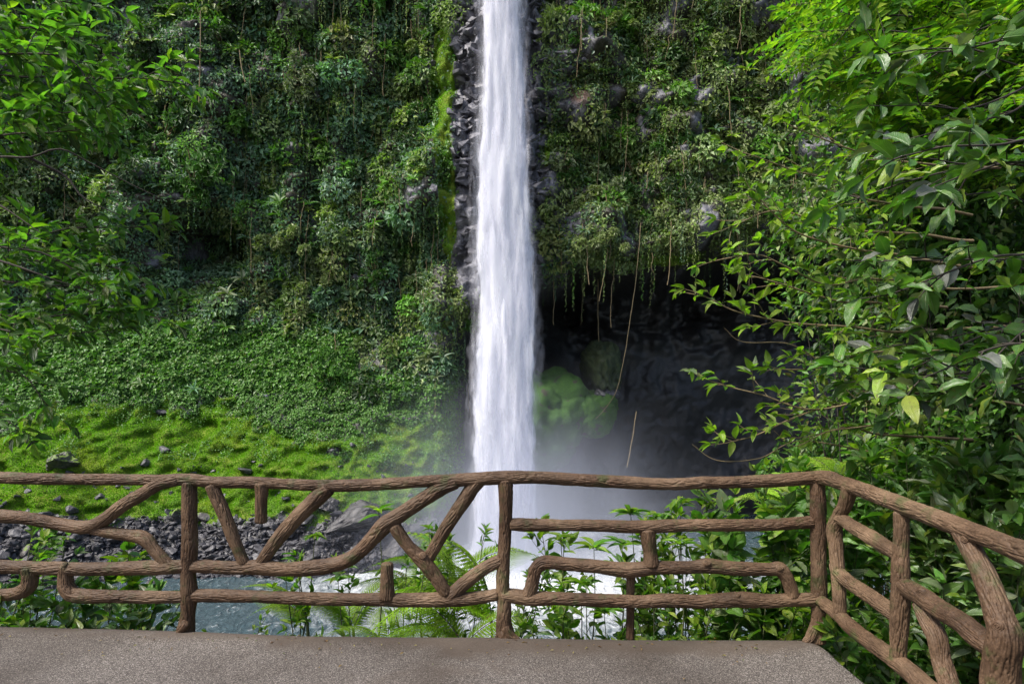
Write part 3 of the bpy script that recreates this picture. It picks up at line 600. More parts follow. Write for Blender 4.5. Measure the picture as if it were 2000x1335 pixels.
# ================================================================ PLATFORM
m, n, o = mat('exposed_aggregate'); b = NB(n); tcn = b.add('ShaderNodeNewGeometry'); pos = tcn.outputs['Position']
v = b.add('ShaderNodeTexVoronoi', i_Scale=230.0); b.link(pos, v.inputs['Vector']); v2 = b.add('ShaderNodeTexVoronoi', i_Scale=260.0); b.link(pos, v2.inputs['Vector'])
sx = b.add('ShaderNodeSeparateColor'); b.link(v.outputs['Color'], sx.inputs[0])
peb = b.ramp(sx.outputs[0], [(0, (.014, .011, .009)), (.3, (.044, .036, .030)), (.55, (.085, .073, .063)), (.8, (.145, .128, .113)), (1, (.30, .275, .25))])
l1 = b.noise(pos, 1.6, 5, .6, .6); l2 = b.noise(pos, .8, 3, .5, .3)
worn = b.mix(b.noise(pos, 60, 4, .7).outputs[0], (.045, .033, .024), (.105, .082, .063))
wf = b.ramp(b.math('ADD', b.attr('edgew').outputs['Fac'], b.math('MULTIPLY', b.math('SUBTRACT', l1.outputs[0], .5), 1.5)), [(.36, 0.), (.75, .9)])
c = b.mix(wf, peb, worn); c = b.mix(.75, c, b.ramp(l2.outputs[0], [(.38, (.55, .48, .42)), (.60, (1.3, 1.28, 1.27))]), 'MULTIPLY')
p = b.add('ShaderNodeBsdfPrincipled', i_Roughness=.75); b.link(c, p.inputs[0])
hb = b.math('SUBTRACT', b.math('MULTIPLY', sx.outputs[1], .7), b.math('MULTIPLY', v.outputs['Distance'], 1.0))
b.link(b.bump(hb, .55, .004), p.inputs['Normal']); b.link(p.outputs[0], o.inputs[0]); M_PLAT = m
edge_px = [(-500, 1207), (-200, 1213), (0, 1218), (150, 1222), (365, 1227), (480, 1233), (600, 1237), (800, 1238), (987, 1238), (1050, 1241), (1200, 1243), (1400, 1244), (1560, 1246), (1600, 1256)]
ex = []; 
for x_, y_ in edge_px:
    D = CZ * F / (y_ - HY); ex.append(((x_ - 1000) / F * D, D))
ex = np.array(ex); XR = 1.965
pxs = np.concatenate([np.linspace(-6.5, ex[-1, 0], 330)]); yedge = np.interp(pxs, ex[:, 0], ex[:, 1]) + .008 * perlin(st(pxs * 6, 0 * pxs, 0 * pxs))
pv_ = np.linspace(0, 1, 160) ** .8
PX_, PT = np.meshgrid(pxs, pv_, indexing='ij'); PYY = -6 + (yedge[:, None] + 6) * PT
lipd = yedge[:, None] - PYY; sided = ex[-1, 0] - PX_
PZZ = .006 * fbm(st(PX_ * .8, PYY * .8, 0 * PX_), 3) - .03 * (1 - sm(lipd, 0, .05)) ** 2 - .02 * (1 - sm(sided, 0, .04)) ** 2 + .010 * np.exp(-((lipd - .14) / .07) ** 2)
pi_ = np.arange(PX_.size).reshape(PX_.shape); top = np.stack([pi_[:-1, :-1], pi_[1:, :-1], pi_[1:, 1:], pi_[:-1, 1:]], -1).reshape(-1, 4)
V = st(PX_, PYY, PZZ).reshape(-1, 3); rim = np.concatenate([pi_[:, -1], pi_[-1, ::-1][1:], pi_[::-1, 0][1:], pi_[0, :][1:]])
low = V[rim].copy(); low[:, 2] = -.28; o0 = len(V); V = np.vstack([V, low]); r1 = np.arange(len(rim) - 1)
side = np.stack([rim[r1], rim[r1 + 1], o0 + r1 + 1, o0 + r1], -1)
ew = np.concatenate([np.clip(1 - np.minimum(lipd / .42, 9), 0, 1).ravel() * 1.0 + .45 * blob(-.3, 4.0, .9, .45, PX_, PYY).ravel() + .35 * blob(1.1, 3.9, .5, .6, PX_, PYY).ravel(), np.ones(len(low))])
link('platform', mesh_np('platform', V, [top, side], extra=dict(edgew=ew), smooth=True), M_PLAT, kind='structure', label='pebbled concrete viewing platform in the foreground')

k = 150; lx = rng.uniform(-3.4, 1.9, k); ly = np.interp(lx, ex[:, 0], ex[:, 1]) - np.abs(rng.normal(0, .25, k)) - .03
CL = np.array([[.20, .12, .04], [.12, .06, .03], [.22, .18, .06], [.10, .12, .03]])[rng.randint(0, 4, k)]
leaf_obj('leaf_litter', (st(lx, ly, np.full(k, .012)), np.column_stack([rng.normal(0, 1, (k, 2)), np.zeros(k)]), np.tile(UP0, (k, 1)) + rng.normal(0, .15, (k, 3)), rng.uniform(.008, .035, k), rng.uniform(.004, .014, k), T_FAR, CL), M_LEAF, label='tiny dry leaves and debris scattered on the platform edge', cat='litter', kind='stuff')
# ================================================================ RAILING
FENCE_A, FENCE_B = 4.535, -.0477
def DF(px): return FENCE_A / (1 - FENCE_B * (px - 1000) / F)
def DR(px): return 2.212 / ((px - 1000) / F + .05)
m, n, o = mat('carved_log_concrete'); b = NB(n); g = b.add('ShaderNodeNewGeometry'); pos = g.outputs['Position']
h = b.attr('groove').outputs['Fac']; a = b.noise(pos, 90, 5, .65); l = b.noise(pos, 2.2, 4, .6); l3 = b.noise(pos, 9, 4, .6)
c = b.mix(b.ramp(a.outputs[0], [(.3, 0.), (.7, 1.)]), (.046, .025, .013), (.145, .090, .054))
c = b.mix(b.ramp(l.outputs[0], [(.38, 0.), (.66, .75)]), c, b.mix(a.outputs[0], (.11, .072, .042), (.27, .19, .12)))
c = b.mix(b.ramp(l3.outputs[0], [(.56, 0.), (.70, .75)]), c, (.055, .075, .022)); ld = b.noise(pos, 3.7, 5, .7); c = b.mix(1.0, c, b.ramp(ld.outputs[0], [(.34, (.5, .46, .42)), (.6, (1.15, 1.12, 1.08))]), 'MULTIPLY')
hs = b.add('ShaderNodeAttribute', attribute_name='stain_shade'); c = b.mix(hs.outputs['Fac'], c, (.42, .34, .30), 'MULTIPLY'); p = b.add('ShaderNodeBsdfPrincipled', i_Roughness=.62); p.inputs['Specular IOR Level'].default_value = .3; b.link(c, p.inputs[0])
b.link(b.bump(b.math('ADD', a.outputs[0], b.math('MULTIPLY', h, 2.0)), .5, .004), p.inputs['Normal']); b.link(p.outputs[0], o.inputs[0]); M_LOG = m
fence = empty('log_railing', tuple(W(987, 1248, DF(987))), 'brown carved log railing with knotted crossbars running round the platform edge', 'railing')
FO = np.array(fence.location)
def log(name, pts, depth, dz=0.0, seed=[0]):
    seed[0] += 1; sd = seed[0] * 3.7
    Q = []
    for t in pts:
        D = depth(t[0]) + dz; q = W(t[0], t[1], D); Q.append(np.append(q, t[2] / F * D))
    S = spline(np.array(Q), .007); P, rad = S[:, :3], S[:, 3]; n_ = len(P); T, U, B = frames(P)
    sl_ = np.concatenate([[0], np.cumsum(np.linalg.norm(np.diff(P, axis=0), axis=1))]); ns = 80; a = np.arange(ns) / ns * 2 * np.pi
    rad = rad * (1 + .05 * perlin(st(sl_ * 7, 0 * sl_ + sd, 0 * sl_)) + .05 * perlin(st(sl_ * 2.5, 0 * sl_ + sd, 4 + 0 * sl_)))
    # rounded ends
    e = np.minimum(sl_, sl_[-1] - sl_); rad = rad * np.clip(np.sqrt(np.clip(1 - (1 - np.clip(e / .018, 0, 1)) ** 2, 0, 1)), .05, 1)
    ca, sa = np.cos(a)[None], np.sin(a)[None]; tw = sl_[:, None] * 1.2 + .6 * perlin(st(sl_ * 5, sd + 0 * sl_, 0 * sl_))[:, None]
    c2, s2 = np.cos(a[None] + tw * .5), np.sin(a[None] + tw * .5); rr = rad[:, None]
    NPt = st(c2 * rr * 95, s2 * rr * 95, sl_[:, None] * 10 + sd + 0 * c2)
    wrp = perlin(NPt * .35 + 9) * .9
    g1 = perlin(NPt + wrp[..., None]); rid = 1 - np.abs(g1) * 2.2; rid = np.clip(rid, -1, 1)
    g2 = perlin(NPt * np.array([1.9, 1.9, 1.5]) + 31); lum = perlin(st(c2 * 1.4, s2 * 1.4, sl_[:, None] * 9 + sd + 0 * c2))
    cross = np.clip(1 - np.abs(perlin(st(c2 * 2.5, s2 * 2.5, sl_[:, None] * 30 + 1.2 * g1 + sd))) * 9, 0, 1) * .5
    groove = -np.clip(rid, 0, 1) ** 3
    wear = np.clip(.85 + 1.0 * perlin(st(c2 * .8, s2 * .8, sl_[:, None] * 4 + sd * 2 + 0 * c2)), .35, 1.3); groove = groove * wear; g2 = g2 * 1.2
    r2 = rr * (1 + .055 * lum) + .0050 * groove + .0014 * g2 - .0012 * cross
    V = P[:, None] + (np.cos(a)[None, :, None] * U[:, None] + np.sin(a)[None, :, None] * B[:, None]) * r2[..., None]
    k_ = np.arange(n_ * ns).reshape(n_, ns); kn = np.roll(k_, -1, 1)
    Fq = np.stack([k_[:-1], kn[:-1], kn[1:], k_[1:]], -1).reshape(-1, 4)
    V = np.vstack([V.reshape(-1, 3), P[:1], P[-1:]]); c0 = n_ * ns
    caps = np.vstack([np.stack([k_[0], np.full(ns, c0), kn[0]], -1), np.stack([k_[-1], kn[-1], np.full(ns, c0 + 1)], -1)])
    stn = (.8 if name == 'post' and depth is DF else .45 if depth is DF else 0.05) * (np.ones(len(V)) * .6 + .6 * perlin(V * 5)); me = mesh_np(name, V - FO, [Fq, caps], extra=dict(groove=np.append(groove.ravel(), [0, 0]), stain_shade=np.clip(stn, 0, 1)), smooth=True)  # posts stained darker; front section's shade also put into the colour, side lighter
    return link(name, me, M_LOG, fence)
top = log('top_rail', [(-140, 930, 12), (-60, 931, 12), (0, 932, 12), (100, 935, 11.5), (245, 936, 11), (300, 937, 11), (365, 936, 12.5), (420, 941, 11.5), (490, 941.5, 11.5), (560, 945, 11), (640, 948, 12), (700, 947, 12), (780, 943, 12), (845, 938.5, 11.5), (880, 938, 13), (930, 935, 13), (985, 932, 13.5), (1050, 932, 12.5), (1120, 936, 13), (1200, 940, 13), (1300, 945, 11.5), (1370, 942, 12), (1440, 941, 12), (1510, 938, 13), (1570, 934, 13), (1604, 932, 14)], DF)
log('top_rail', [(1594, 931, 13), (1620, 934, 15), (1645, 943, 14), (1680, 955, 15), (1713, 967, 16), (1750, 981, 17), (1790, 997, 17.5), (1860, 1024, 19), (1930, 1050, 20), (2000, 1078, 23), (2090, 1112, 26), (2250, 1175, 31)], DR)
post1 = log('post', [(370, 938, 14), (370, 1000, 14.5), (371, 1060, 15.5), (368, 1120, 15), (370, 1160, 16), (367, 1200, 13.5), (364, 1226, 17), (363, 1236, 17)], DF)
post2 = log('post', [(987, 934, 16), (988, 965, 14), (988, 1000, 13), (985.5, 1060, 12.5), (983.5, 1100, 12.5), (982, 1140, 13.5), (985, 1180, 14), (984, 1212, 15), (987, 1238, 19), (988, 1254, 20)], DF)
post3 = log('post', [(1596, 926, 15), (1597, 960, 14.5), (1598, 1000, 15), (1599, 1100, 15), (1600, 1180, 15.5), (1598, 1215, 14.5), (1594, 1240, 18), (1593, 1256, 20)], DF)
log('root_foot', [(984, 1222, 8), (996, 1240, 9), (1012, 1249, 7), (1017, 1251, 5)], DF, -.04)
log('root_foot', [(981, 1222, 7), (976, 1240, 8), (972, 1251, 6)], DF, -.02)
log('root_foot', [(366, 1212, 8), (358, 1224, 10), (350, 1230, 8), (344, 1231, 6)], DF, -.05)
log('root_foot', [(1592, 1224, 9), (1584, 1242, 9), (1574, 1251, 7), (1566, 1253, 4)], DF, -.04)
log('middle_rail', [(994, 1023, 12), (1020, 1024, 13), (1080, 1025, 12), (1150, 1025.5, 11.5), (1250, 1028, 13), (1350, 1025, 12), (1480, 1025, 12), (1540, 1022, 12), (1590, 1018, 12.5)], DF)
log('lower_rail', [(1030, 1166, 15), (1037, 1148, 13.5), (1042, 1128, 12.5), (1047, 1110, 13), (1060, 1099, 14), (1080, 1098, 13.5), (1110, 1101, 13), (1160, 1105, 13), (1200, 1110, 14), (1232, 1112, 15), (1270, 1109, 14), (1300, 1108, 13), (1350, 1107, 13), (1380, 1104, 15), (1410, 1107, 14), (1450, 1110, 13.5), (1500, 1111, 12.5), (1522, 1111, 14), (1534, 1124, 13), (1543, 1144, 13), (1549, 1168, 13)], DF)
log('strut', [(1264, 1030, 16), (1266, 1055, 15), (1270, 1080, 14), (1272, 1108, 17)], DF)
log('strut', [(1232, 1110, 9), (1231, 1150, 8), (1231, 1200, 8), (1231, 1250, 9)], DF, .07)
log('bottom_rail', [(976, 1160, 14), (1010, 1164, 15), (1040, 1168, 15), (1090, 1168, 13), (1160, 1171, 13), (1250, 1174, 13), (1300, 1172, 14), (1370, 1174, 13), (1440, 1170, 15.5), (1500, 1173, 14), (1540, 1171, 13), (1596, 1170, 13.5)], DF)
log('bottom_rail', [(128, 1100, 15), (128, 1128, 14), (131, 1148, 15), (150, 1162, 14.5), (210, 1164, 13), (280, 1165, 12.5), (350, 1165, 12), (385, 1162, 13), (490, 1164, 12.5), (595, 1168, 12.5), (700, 1170, 12.5), (740, 1170, 13), (792, 1171, 14), (880, 1170, 14.5), (920, 1168, 13), (975, 1160, 12)], DF)
log('bottom_rail', [(57, 1104, 16), (59, 1125, 15), (54, 1146, 15), (32, 1158, 13), (0, 1161, 11.5), (-60, 1160, 12), (-140, 1160, 12)], DF)
log('branch_rail', [(-140, 1104, 13), (0, 1106, 13), (122, 1110, 13.5), (210, 1110, 13), (315, 1107, 14.5), (350, 1106, 13), (385, 1105, 13), (455, 1108, 13), (507, 1107, 15), (560, 1111, 14), (612, 1108, 15), (647, 1103, 15), (682, 1091, 14.5), (707, 1072, 14), (730, 1048, 15), (750, 1026, 17), (775, 1009, 15), (810, 986, 14.5), (842, 965, 15), (862, 952, 16), (895, 940, 13)], DF)
log('branch_rail', [(-140, 1000, 12), (-60, 1002, 12), (0, 1007, 13), (45, 1010, 12.5), (105, 1021, 12.5), (160, 1029, 13.5), (196, 1019, 13), (238, 988, 13), (280, 963, 13), (310, 945, 12.5), (352, 936, 11)], DF, -.01)
log('branch_rail', [(165, 1028, 11), (200, 1036, 12), (245, 1044, 12), (280, 1050, 14), (301, 1072, 12.5), (317, 1090, 12), (332, 1106, 13)], DF)
log('brace', [(412, 944, 14), (425, 975, 13), (441, 1010, 13), (455, 1048, 12.5), (469, 1082, 11.5), (479, 1104, 12)], DF)
log('brace', [(506, 1102, 11), (518, 1086, 12), (550, 1043, 14), (588, 1002, 15), (625, 967, 16.5), (645, 950, 15)], DF)
log('stub', [(511, 940, 15), (511, 960, 13), (510, 990, 12), (510, 1023, 12)], DF, -.01)
log('brace', [(768, 1024, 13), (789, 1055, 12.5), (808, 1076, 13), (824, 1092, 15.5), (845, 1118, 14), (864, 1146, 13), (876, 1162, 12)], DF, -.01)
log('brace', [(935, 935, 16), (923, 952, 15), (901, 985, 14), (873, 1027, 13), (847, 1072, 12.5), (834, 1094, 12)], DF, .01)
log('brace', [(868, 1170, 12), (888, 1156, 14), (915, 1132, 13.5), (950, 1107, 13), (982, 1092, 12.5)], DF)
log('stub', [(756, 1172, 17), (756, 1152, 14.5), (756, 1122, 12.5), (756, 1096, 11.5)], DF, -.01)
# side section
log('post', [(1660, 944, 16), (1657, 965, 15), (1650, 987, 13.5), (1638, 1008, 13), (1630, 1032, 15), (1632, 1063, 14), (1635, 1095, 13.5), (1638, 1144, 13), (1640, 1187, 12.5), (1641, 1200, 13)], DR)
log('side_rail', [(1632, 1008, 11), (1645, 1013, 13), (1667, 1029, 13.5), (1700, 1048, 15), (1739, 1073, 14.5), (1760, 1086, 14)], DR)
log('side_rail', [(1629, 1096, 11), (1637, 1116, 13), (1661, 1138, 14), (1700, 1164, 15), (1739, 1193, 15.5), (1760, 1208, 15)], DR)
log('side_rail', [(1597, 1169, 9), (1608, 1176, 12), (1635, 1198, 13.5), (1668, 1229, 15), (1703, 1255, 15.5), (1739, 1281, 17), (1772, 1307, 18), (1800, 1333, 20), (1850, 1375, 22)], DR)
log('post', [(1760, 996, 15), (1760, 1047, 14.5), (1759, 1095, 16), (1759, 1161, 18), (1757, 1210, 18.5), (1755, 1255, 16), (1753, 1296, 16)], DR)
log('side_rail', [(1746, 1128, 10), (1772, 1147, 17), (1805, 1167, 19.5), (1837, 1190, 19.5), (1879, 1216, 20), (1905, 1239, 22.5), (1935, 1262, 21), (1960, 1278, 18)], DR)
log('strut', [(1794, 1172, 14), (1804, 1193, 15.5), (1816, 1217, 17), (1831, 1246, 18), (1838, 1285, 17.5), (1850, 1324, 19), (1868, 1375, 20)], DR)
log('post', [(1872, 1024, 16), (1883, 1045, 19), (1899, 1075, 20), (1922, 1122, 22), (1941, 1170, 24), (1957, 1216, 27), (1964, 1246, 31), (1957, 1285, 32), (1954, 1330, 34), (1955, 1420, 36), (1955, 1495, 40)], DR)
# carved spiral knots
def knot(px, py, depth, r, nrm_=(0, -1, 0), dz=0):
    D = depth(px) + dz; c = W(px, py, D); nn = Vector(nrm_).normalized(); U = nn.cross(Vector((0, 0, 1))).normalized(); Vv = nn.cross(U)
    t = np.linspace(0, 1, 90); a = t * 2 * np.pi * 2.6; rr = r * (.1 + .9 * t)
    P = c + np.array(nn) * (.006 - .004 * t[:, None]) + np.cos(a)[:, None] * rr[:, None] * np.array(U) + np.sin(a)[:, None] * rr[:, None] * np.array(Vv)
    V1, F1 = tubes([(P, r * .13)], 6)
    # domed disc below
    k = 20; ang = np.arange(k) / k * 2 * np.pi; rings = [(1.25, -.012), (1.15, 0.0), (.6, .004), (.02, .005)]
    V2 = np.vstack([c + np.array(nn) * hgt_ + (np.cos(ang)[:, None] * np.array(U) + np.sin(ang)[:, None] * np.array(Vv)) * r * s_ for s_, hgt_ in rings])
    f2 = np.vstack([np.stack([i_ * k + np.arange(k), i_ * k + (np.arange(k) + 1) % k, (i_ + 1) * k + (np.arange(k) + 1) % k, (i_ + 1) * k + np.arange(k)], -1) for i_ in range(3)])
    link('knot', mesh_np('knot', np.vstack([V1, V2]) - FO, [F1[0], f2 + len(V1)], extra=dict(groove=np.zeros(len(V1) + len(V2))), smooth=True), M_LOG, fence)
for a_ in [(1381, 1097, DF, .021, (0, -.8, .6), -.046), (1523, 1106, DF, .021, (0, -.75, .65), -.04), (825, 1084, DF, .021, (0, -.95, .3), -.056), (125, 1101, DF, .018, (0, -.7, .7), -.036), (557, 1026, DF, .015, (-.5, -.6, .5), -.03), (1441, 1160, DF, .015, (0, -.5, .9), -.034)]: knot(*a_)
def knotR(px, py, r, off): 
    D = DR(px); c = W(px, py, D); c[0] -= off; p_ = px_of(c); knot(px, py, lambda q: D * 1.0, r, (-.85, -.5, .15), -off * 1.0)
knotR(1799, 1158, .022, .04); knotR(1948, 1222, .022, .065); knotR(1884, 1052, .016, .05)

# ================================================================ PLANTS
UP = np.array([0, 0, 1.0])
def twig_leaves(rng, mains, tw_every, tw_len, leaf_every, leaf, col_fn, droop=.25, tw_r=.004, start=.15, spread=1.0, updir=.15, whorl_tip=3, wid=.46):
    """from main branch polylines grow twigs and leaves; returns tube paths and leaf arrays"""
    paths = []; LP = []; LD = []; LN = []; LL = []
    for P in mains:
        T = nrm(np.gradient(P, axis=0)); sl_ = np.concatenate([[0], np.cumsum(np.linalg.norm(np.diff(P, axis=0), axis=1))]); tot = sl_[-1]
        s = tot * start; side = 1; lst = []
        while s < tot:
            k = np.searchsorted(sl_, s); k = min(k, len(P) - 1); side = -side
            sd = nrm(np.cross(T[k], UP + rng.normal(0, .5, 3))) * side
            d = nrm(T[k] * .8 + sd * spread * rng.uniform(.4, 1) + UP * rng.uniform(-.3, .4) + UP * updir)
            ln = rng.uniform(*tw_len) * (1.1 - .5 * s / tot); lst.append((P[k], d, ln)); s += tw_every * rng.uniform(.6, 1.4)
        lst.append((P[-1], T[-1], tw_len[0]))
        for p0, d, ln in lst:
            m_ = max(4, int(ln / .035)); t = np.linspace(0, 1, m_)[:, None]
            bend = rng.normal(0, .25, 3) + np.array([0, 0, .25 - droop])
            Q = p0 + d * ln * t + bend * ln * t * t * .6; paths.append((Q, np.linspace(tw_r, tw_r * .45, m_)))
            TT = nrm(np.gradient(Q, axis=0)); nl = max(2, int(ln / leaf_every)); sd_ = 1
            for q in range(nl):
                u = (q + rng.uniform(.6, 1)) / nl; kk_ = min(m_ - 1, int(u * (m_ - 1))); sd_ = -sd_
                s3 = nrm(np.cross(TT[kk_], UP + rng.normal(0, .35, 3))) * sd_
                LP.append(Q[kk_]); LD.append(TT[kk_] * .55 + s3 * .9 + UP * rng.normal(-.12, .25)); LN.append(UP + rng.normal(0, .38, 3) + s3 * .1); LL.append(leaf * rng.uniform(.65, 1.15))
            for q in range(whorl_tip):
                LP.append(Q[-1]); LD.append(TT[-1] + rng.normal(0, .55, 3)); LN.append(UP + rng.normal(0, .4, 3)); LL.append(leaf * rng.uniform(.6, 1.0))
    LP = np.array(LP); LL = np.array(LL); return paths, (LP, np.array(LD), np.array(LN), LL, LL * wid, None, col_fn(LP))
def mixcol(rng, kinds, probs):
    def f(P):
        kk_ = rng.choice(len(kinds), len(P), p=probs); C = np.zeros((len(P), 3))
        for q, k_ in enumerate(kinds):
            s = kk_ == q; C[s] = pal(rng, s.sum(), k_)
        return C
    return f
def plant(name, loc, label, cat, mains, main_r, tl, tmpl, mleaf, mstem=None, group=None, trunk=None, stemname='branch', leafname='foliage'):
    root = empty(name, tuple(loc), label, cat, group); L0 = np.array(loc)
    paths, la = tl
    allp = [(P - L0, np.linspace(main_r, main_r * .35, len(P))) for P in mains] + [(P - L0, r) for P, r in paths]
    V, Fo = tubes(allp, 6); link(stemname, mesh_np(stemname, V, Fo, smooth=True), mstem or M_TWIG, root)
    la = list(la); la[0] = la[0] - L0; la[5] = tmpl
    V, Fo, C, uv = mk_leaves(*la); link(leafname, mesh_np(leafname, V, Fo, C, uv, smooth=True), mleaf, root)
    if trunk is not None:
        S_ = spline(np.column_stack([trunk[0] - L0, trunk[1]]), .05); V, Fo = tubes([(S_[:, :3] + .04 * np.stack([perlin(st(S_[:, 2] * 1.3, q_ * 7., S_[:, 0])) for q_ in range(3)], -1), S_[:, 3])], 28); V = V + nrm(V - np.repeat(S_[:, :3], 28, 0)) * (.018 * fbm(V * np.array([9, 9, 3]), 3))[:, None]; link('trunk', mesh_np('trunk', V, Fo, smooth=True), M_BARK, root)
    return root
def pxl(pts, wob=0, rng=None, step=.05):
    P = spline(np.array([W(*p_) for p_ in pts]), step)
    if wob: P = P + wob * np.stack([perlin(st(np.arange(len(P)) * .11, q * 9.1 + P[0, 0] * 7, P[0, 2] * 3)) for q in range(3)], -1)
    return P
rg = np.random.RandomState(21)
# --- right: slender-branched broadleaf tree, light tips
mA = [pxl([(x_ + 38 * (x_ < 1700), y_, d_) for x_, y_, d_ in p_], .03) for p_ in [
    [(2150, 830, 5.6), (1990, 790, 5.4), (1800, 768, 5.2), (1650, 778, 5.0), (1560, 800, 4.9), (1440, 768, 4.9), (1350, 742, 4.9)],
    [(1900, 790, 5.4), (1640, 785, 5.2), (1520, 815, 5.1), (1440, 850, 5.1), (1395, 862, 5.1)],
    [(2080, 560, 5.6), (1850, 560, 5.4), (1700, 545, 5.2), (1560, 552, 5.1), (1450, 500, 5.0), (1372, 507, 5.0)],
    [(2000, 640, 5.5), (1800, 645, 5.3), (1650, 640, 5.1), (1520, 632, 5.0), (1410, 610, 4.9), (1350, 580, 4.9)],
    [(1900, 470, 5.5), (1700, 450, 5.3), (1590, 445, 5.2), (1480, 410, 5.1), (1395, 440, 5.1)],
    [(1900, 420, 5.6), (1700, 390, 5.4), (1580, 350, 5.3), (1480, 320, 5.2), (1420, 300, 5.1)],
    [(1950, 330, 5.6), (1800, 320, 5.4), (1650, 300, 5.3), (1560, 270, 5.2), (1510, 250, 5.2)],
    [(1850, 680, 5.3), (1700, 690, 5.2), (1600, 715, 5.1), (1500, 720, 5.0)],
    [(1900, 520, 5.2), (1750, 500, 5.1), (1640, 490, 5.0), (1520, 450, 4.9), (1440, 380, 4.9)],
    [(1900, 860, 5.6), (1720, 850, 5.4), (1620, 830, 5.3), (1540, 850, 5.2)],
    [(1850, 600, 5.9), (1720, 590, 5.7), (1600, 590, 5.6), (1500, 560, 5.5), (1430, 540, 5.5)]]]
tl = twig_leaves(rg, mA, .10, (.16, .40), .07, .115, mixcol(rg, ['yellow', 'lime', 'fresh', 'pale'], [.45, .42, .05, .08]), droop=.2, tw_r=.0035, start=.3, whorl_tip=3, wid=.5)
tA = W(2200, 1250, 5.8); tA[2] = -.6
plant('broadleaf_tree', tA, 'slender tree reaching thin arching branches with light yellow-green leaves leftwards over the cave', 'tree', mA, .013, tl, T_NEAR, M_NEAR, M_TWIG, trunk=(np.array([tA, W(2190, 900, 5.7), W(2150, 500, 5.6), W(2160, 100, 5.8)]), np.array([.12, .10, .08, .05])))
# bare twigs
mB = [pxl(p_, .01, step=.03) for p_ in [[(1700, 880, 5.2), (1560, 862, 5.1), (1480, 895, 5.1), (1400, 898, 5.1), (1352, 868, 5.1)], [(1620, 720, 5.1), (1540, 672, 5.0), (1450, 668, 5.0), (1415, 640, 5.0)], [(1700, 830, 5.0), (1620, 842, 5.0), (1550, 870, 5.0), (1512, 840, 5.0)]]]
V, Fo = tubes([(P - tA, np.linspace(.006, .002, len(P))) for P in mB], 6); link('bare_twig', mesh_np('bare_twig', V, Fo, smooth=True), M_TWIG, [o_ for o_ in COL.objects if o_.name == 'broadleaf_tree'][0])
# --- right: large-leaved tree, nearer
mC = []
for q in range(23):
    y0 = rg.uniform(60, 820) if q % 4 == 0 else rg.uniform(300, 800); xx = rg.uniform(1640, 1930); D = rg.uniform(3.3, 4.6)
    mC.append(pxl([(2120, y0 - rg.uniform(-60, 140), D + .5), ((xx + 2120) / 2, y0 - 20, D + .2), (xx, y0 + rg.uniform(-30, 60), D)], .03))
def colC(P):
    C = pal(rg, len(P), 'carpet') * .75; f = rg.rand(len(P)) < .12; C[f] = pal(rg, f.sum(), 'lime'); f = rg.rand(len(P)) < .3; C[f] = pal(rg, f.sum(), 'fresh'); f = rg.rand(len(P)) < .09; C[f] = np.array([.13, .14, .12]) * rg.uniform(.6, 1.1, (f.sum(), 1)); return C  # grey share of leaves: glossy sheen put into the leaf colour
tl = twig_leaves(rg, mC, .25, (.15, .34), .12, .185, colC, droop=.4, tw_r=.005, start=.25, whorl_tip=3, wid=.48)
tC = W(2260, 1100, 4.6); tC[2] = -.6
plant('large_leaved_tree', tC, 'tree with big dark veined leaves, some coloured grey for sheen, crowding the right edge', 'tree', mC, .010, tl, T_BIG, M_NEARD, M_BARK, trunk=(np.array([tC, W(2230, 700, 4.5), W(2200, 300, 4.5), W(2180, -100, 4.7)]), np.array([.13, .11, .09, .06])))
# --- right top: feathery tree with pinnate leaves
def feather(seed, region, Dr, n, label, kindp, loc, size=.5, lf=.075, name='feathery_tree', trunk=None, group=None):
    r = np.random.RandomState(seed); mains = []; LP = []; LD = []; LN = []; LL = []; paths = []
    for q in range(n):
        x1, y1 = region(r); D = r.uniform(*Dr); e = W(x1, y1, D); s_ = e + np.array([r.uniform(.8, 2.2), r.uniform(-.2, .6), r.uniform(-.6, .8)])
        P = spline(np.array([s_, (s_ + e) / 2 + (0, 0, .12), e]), .12); mains.append(P)
        for z in range(7):
            t = r.uniform(.35, 1); p0 = P[min(len(P) - 1, int(t * len(P)))]; d = nrm(nrm(e - s_) * .8 + r.normal(0, .5, 3) + (0, 0, -.05)); sd = nrm(np.cross(d, UP + r.normal(0, .3, 3))); nn = np.cross(sd, d); ln = size * r.uniform(.6, 1.1); m_ = 9
            tt = np.linspace(.1, 1, m_)[:, None]; Q = p0 + d * ln * tt + np.array([0, 0, -.28]) * ln * tt ** 2; paths.append((Q, .0022))
            for sg in (-1, 1):
                LP.append(Q); LD.append(np.repeat((sd * sg + d * .45)[None], m_, 0) + r.normal(0, .12, (m_, 3)) + (0, 0, -.15)); LN.append(np.repeat(nn[None] * np.sign(nn[2] + 1e-6), m_, 0) + r.normal(0, .2, (m_, 3))); LL.append(lf * (1.15 - .5 * np.abs(tt[:, 0] - .45)))
    LP = np.vstack(LP); LL = np.concatenate(LL)
    C = mixcol(r, *kindp)(LP)
    return plant(name, loc, label, 'tree', mains, .012, (paths, (LP, np.vstack(LD), np.vstack(LN), LL, LL * .42, None, C)), T_FAR, M_NEAR if False else M_FERN, M_BARK, trunk=trunk, group=group)
def regA(r):
    while True:
        x, y = r.uniform(1520, 2100), r.uniform(-80, 330)
        if y < 60 + (x - 1500) * 1.2 and x > 1530 - y * .05 and x > np.interp(y, [0, 60, 170, 230, 320], [1580, 1520, 1590, 1560, 1600]) + 10: return x, y
fA = W(2350, 1000, 9); fA[2] = 1.2
feather(5, regA, (6.5, 9.5), 230, 'feathery bright green tree filling the upper right corner', (['yellow', 'fresh', 'lime'], [.35, .4, .25]), fA, .62, .115, trunk=(np.array([fA, W(2300, 500, 9), W(2250, 0, 9)]), np.array([.16, .13, .08])))
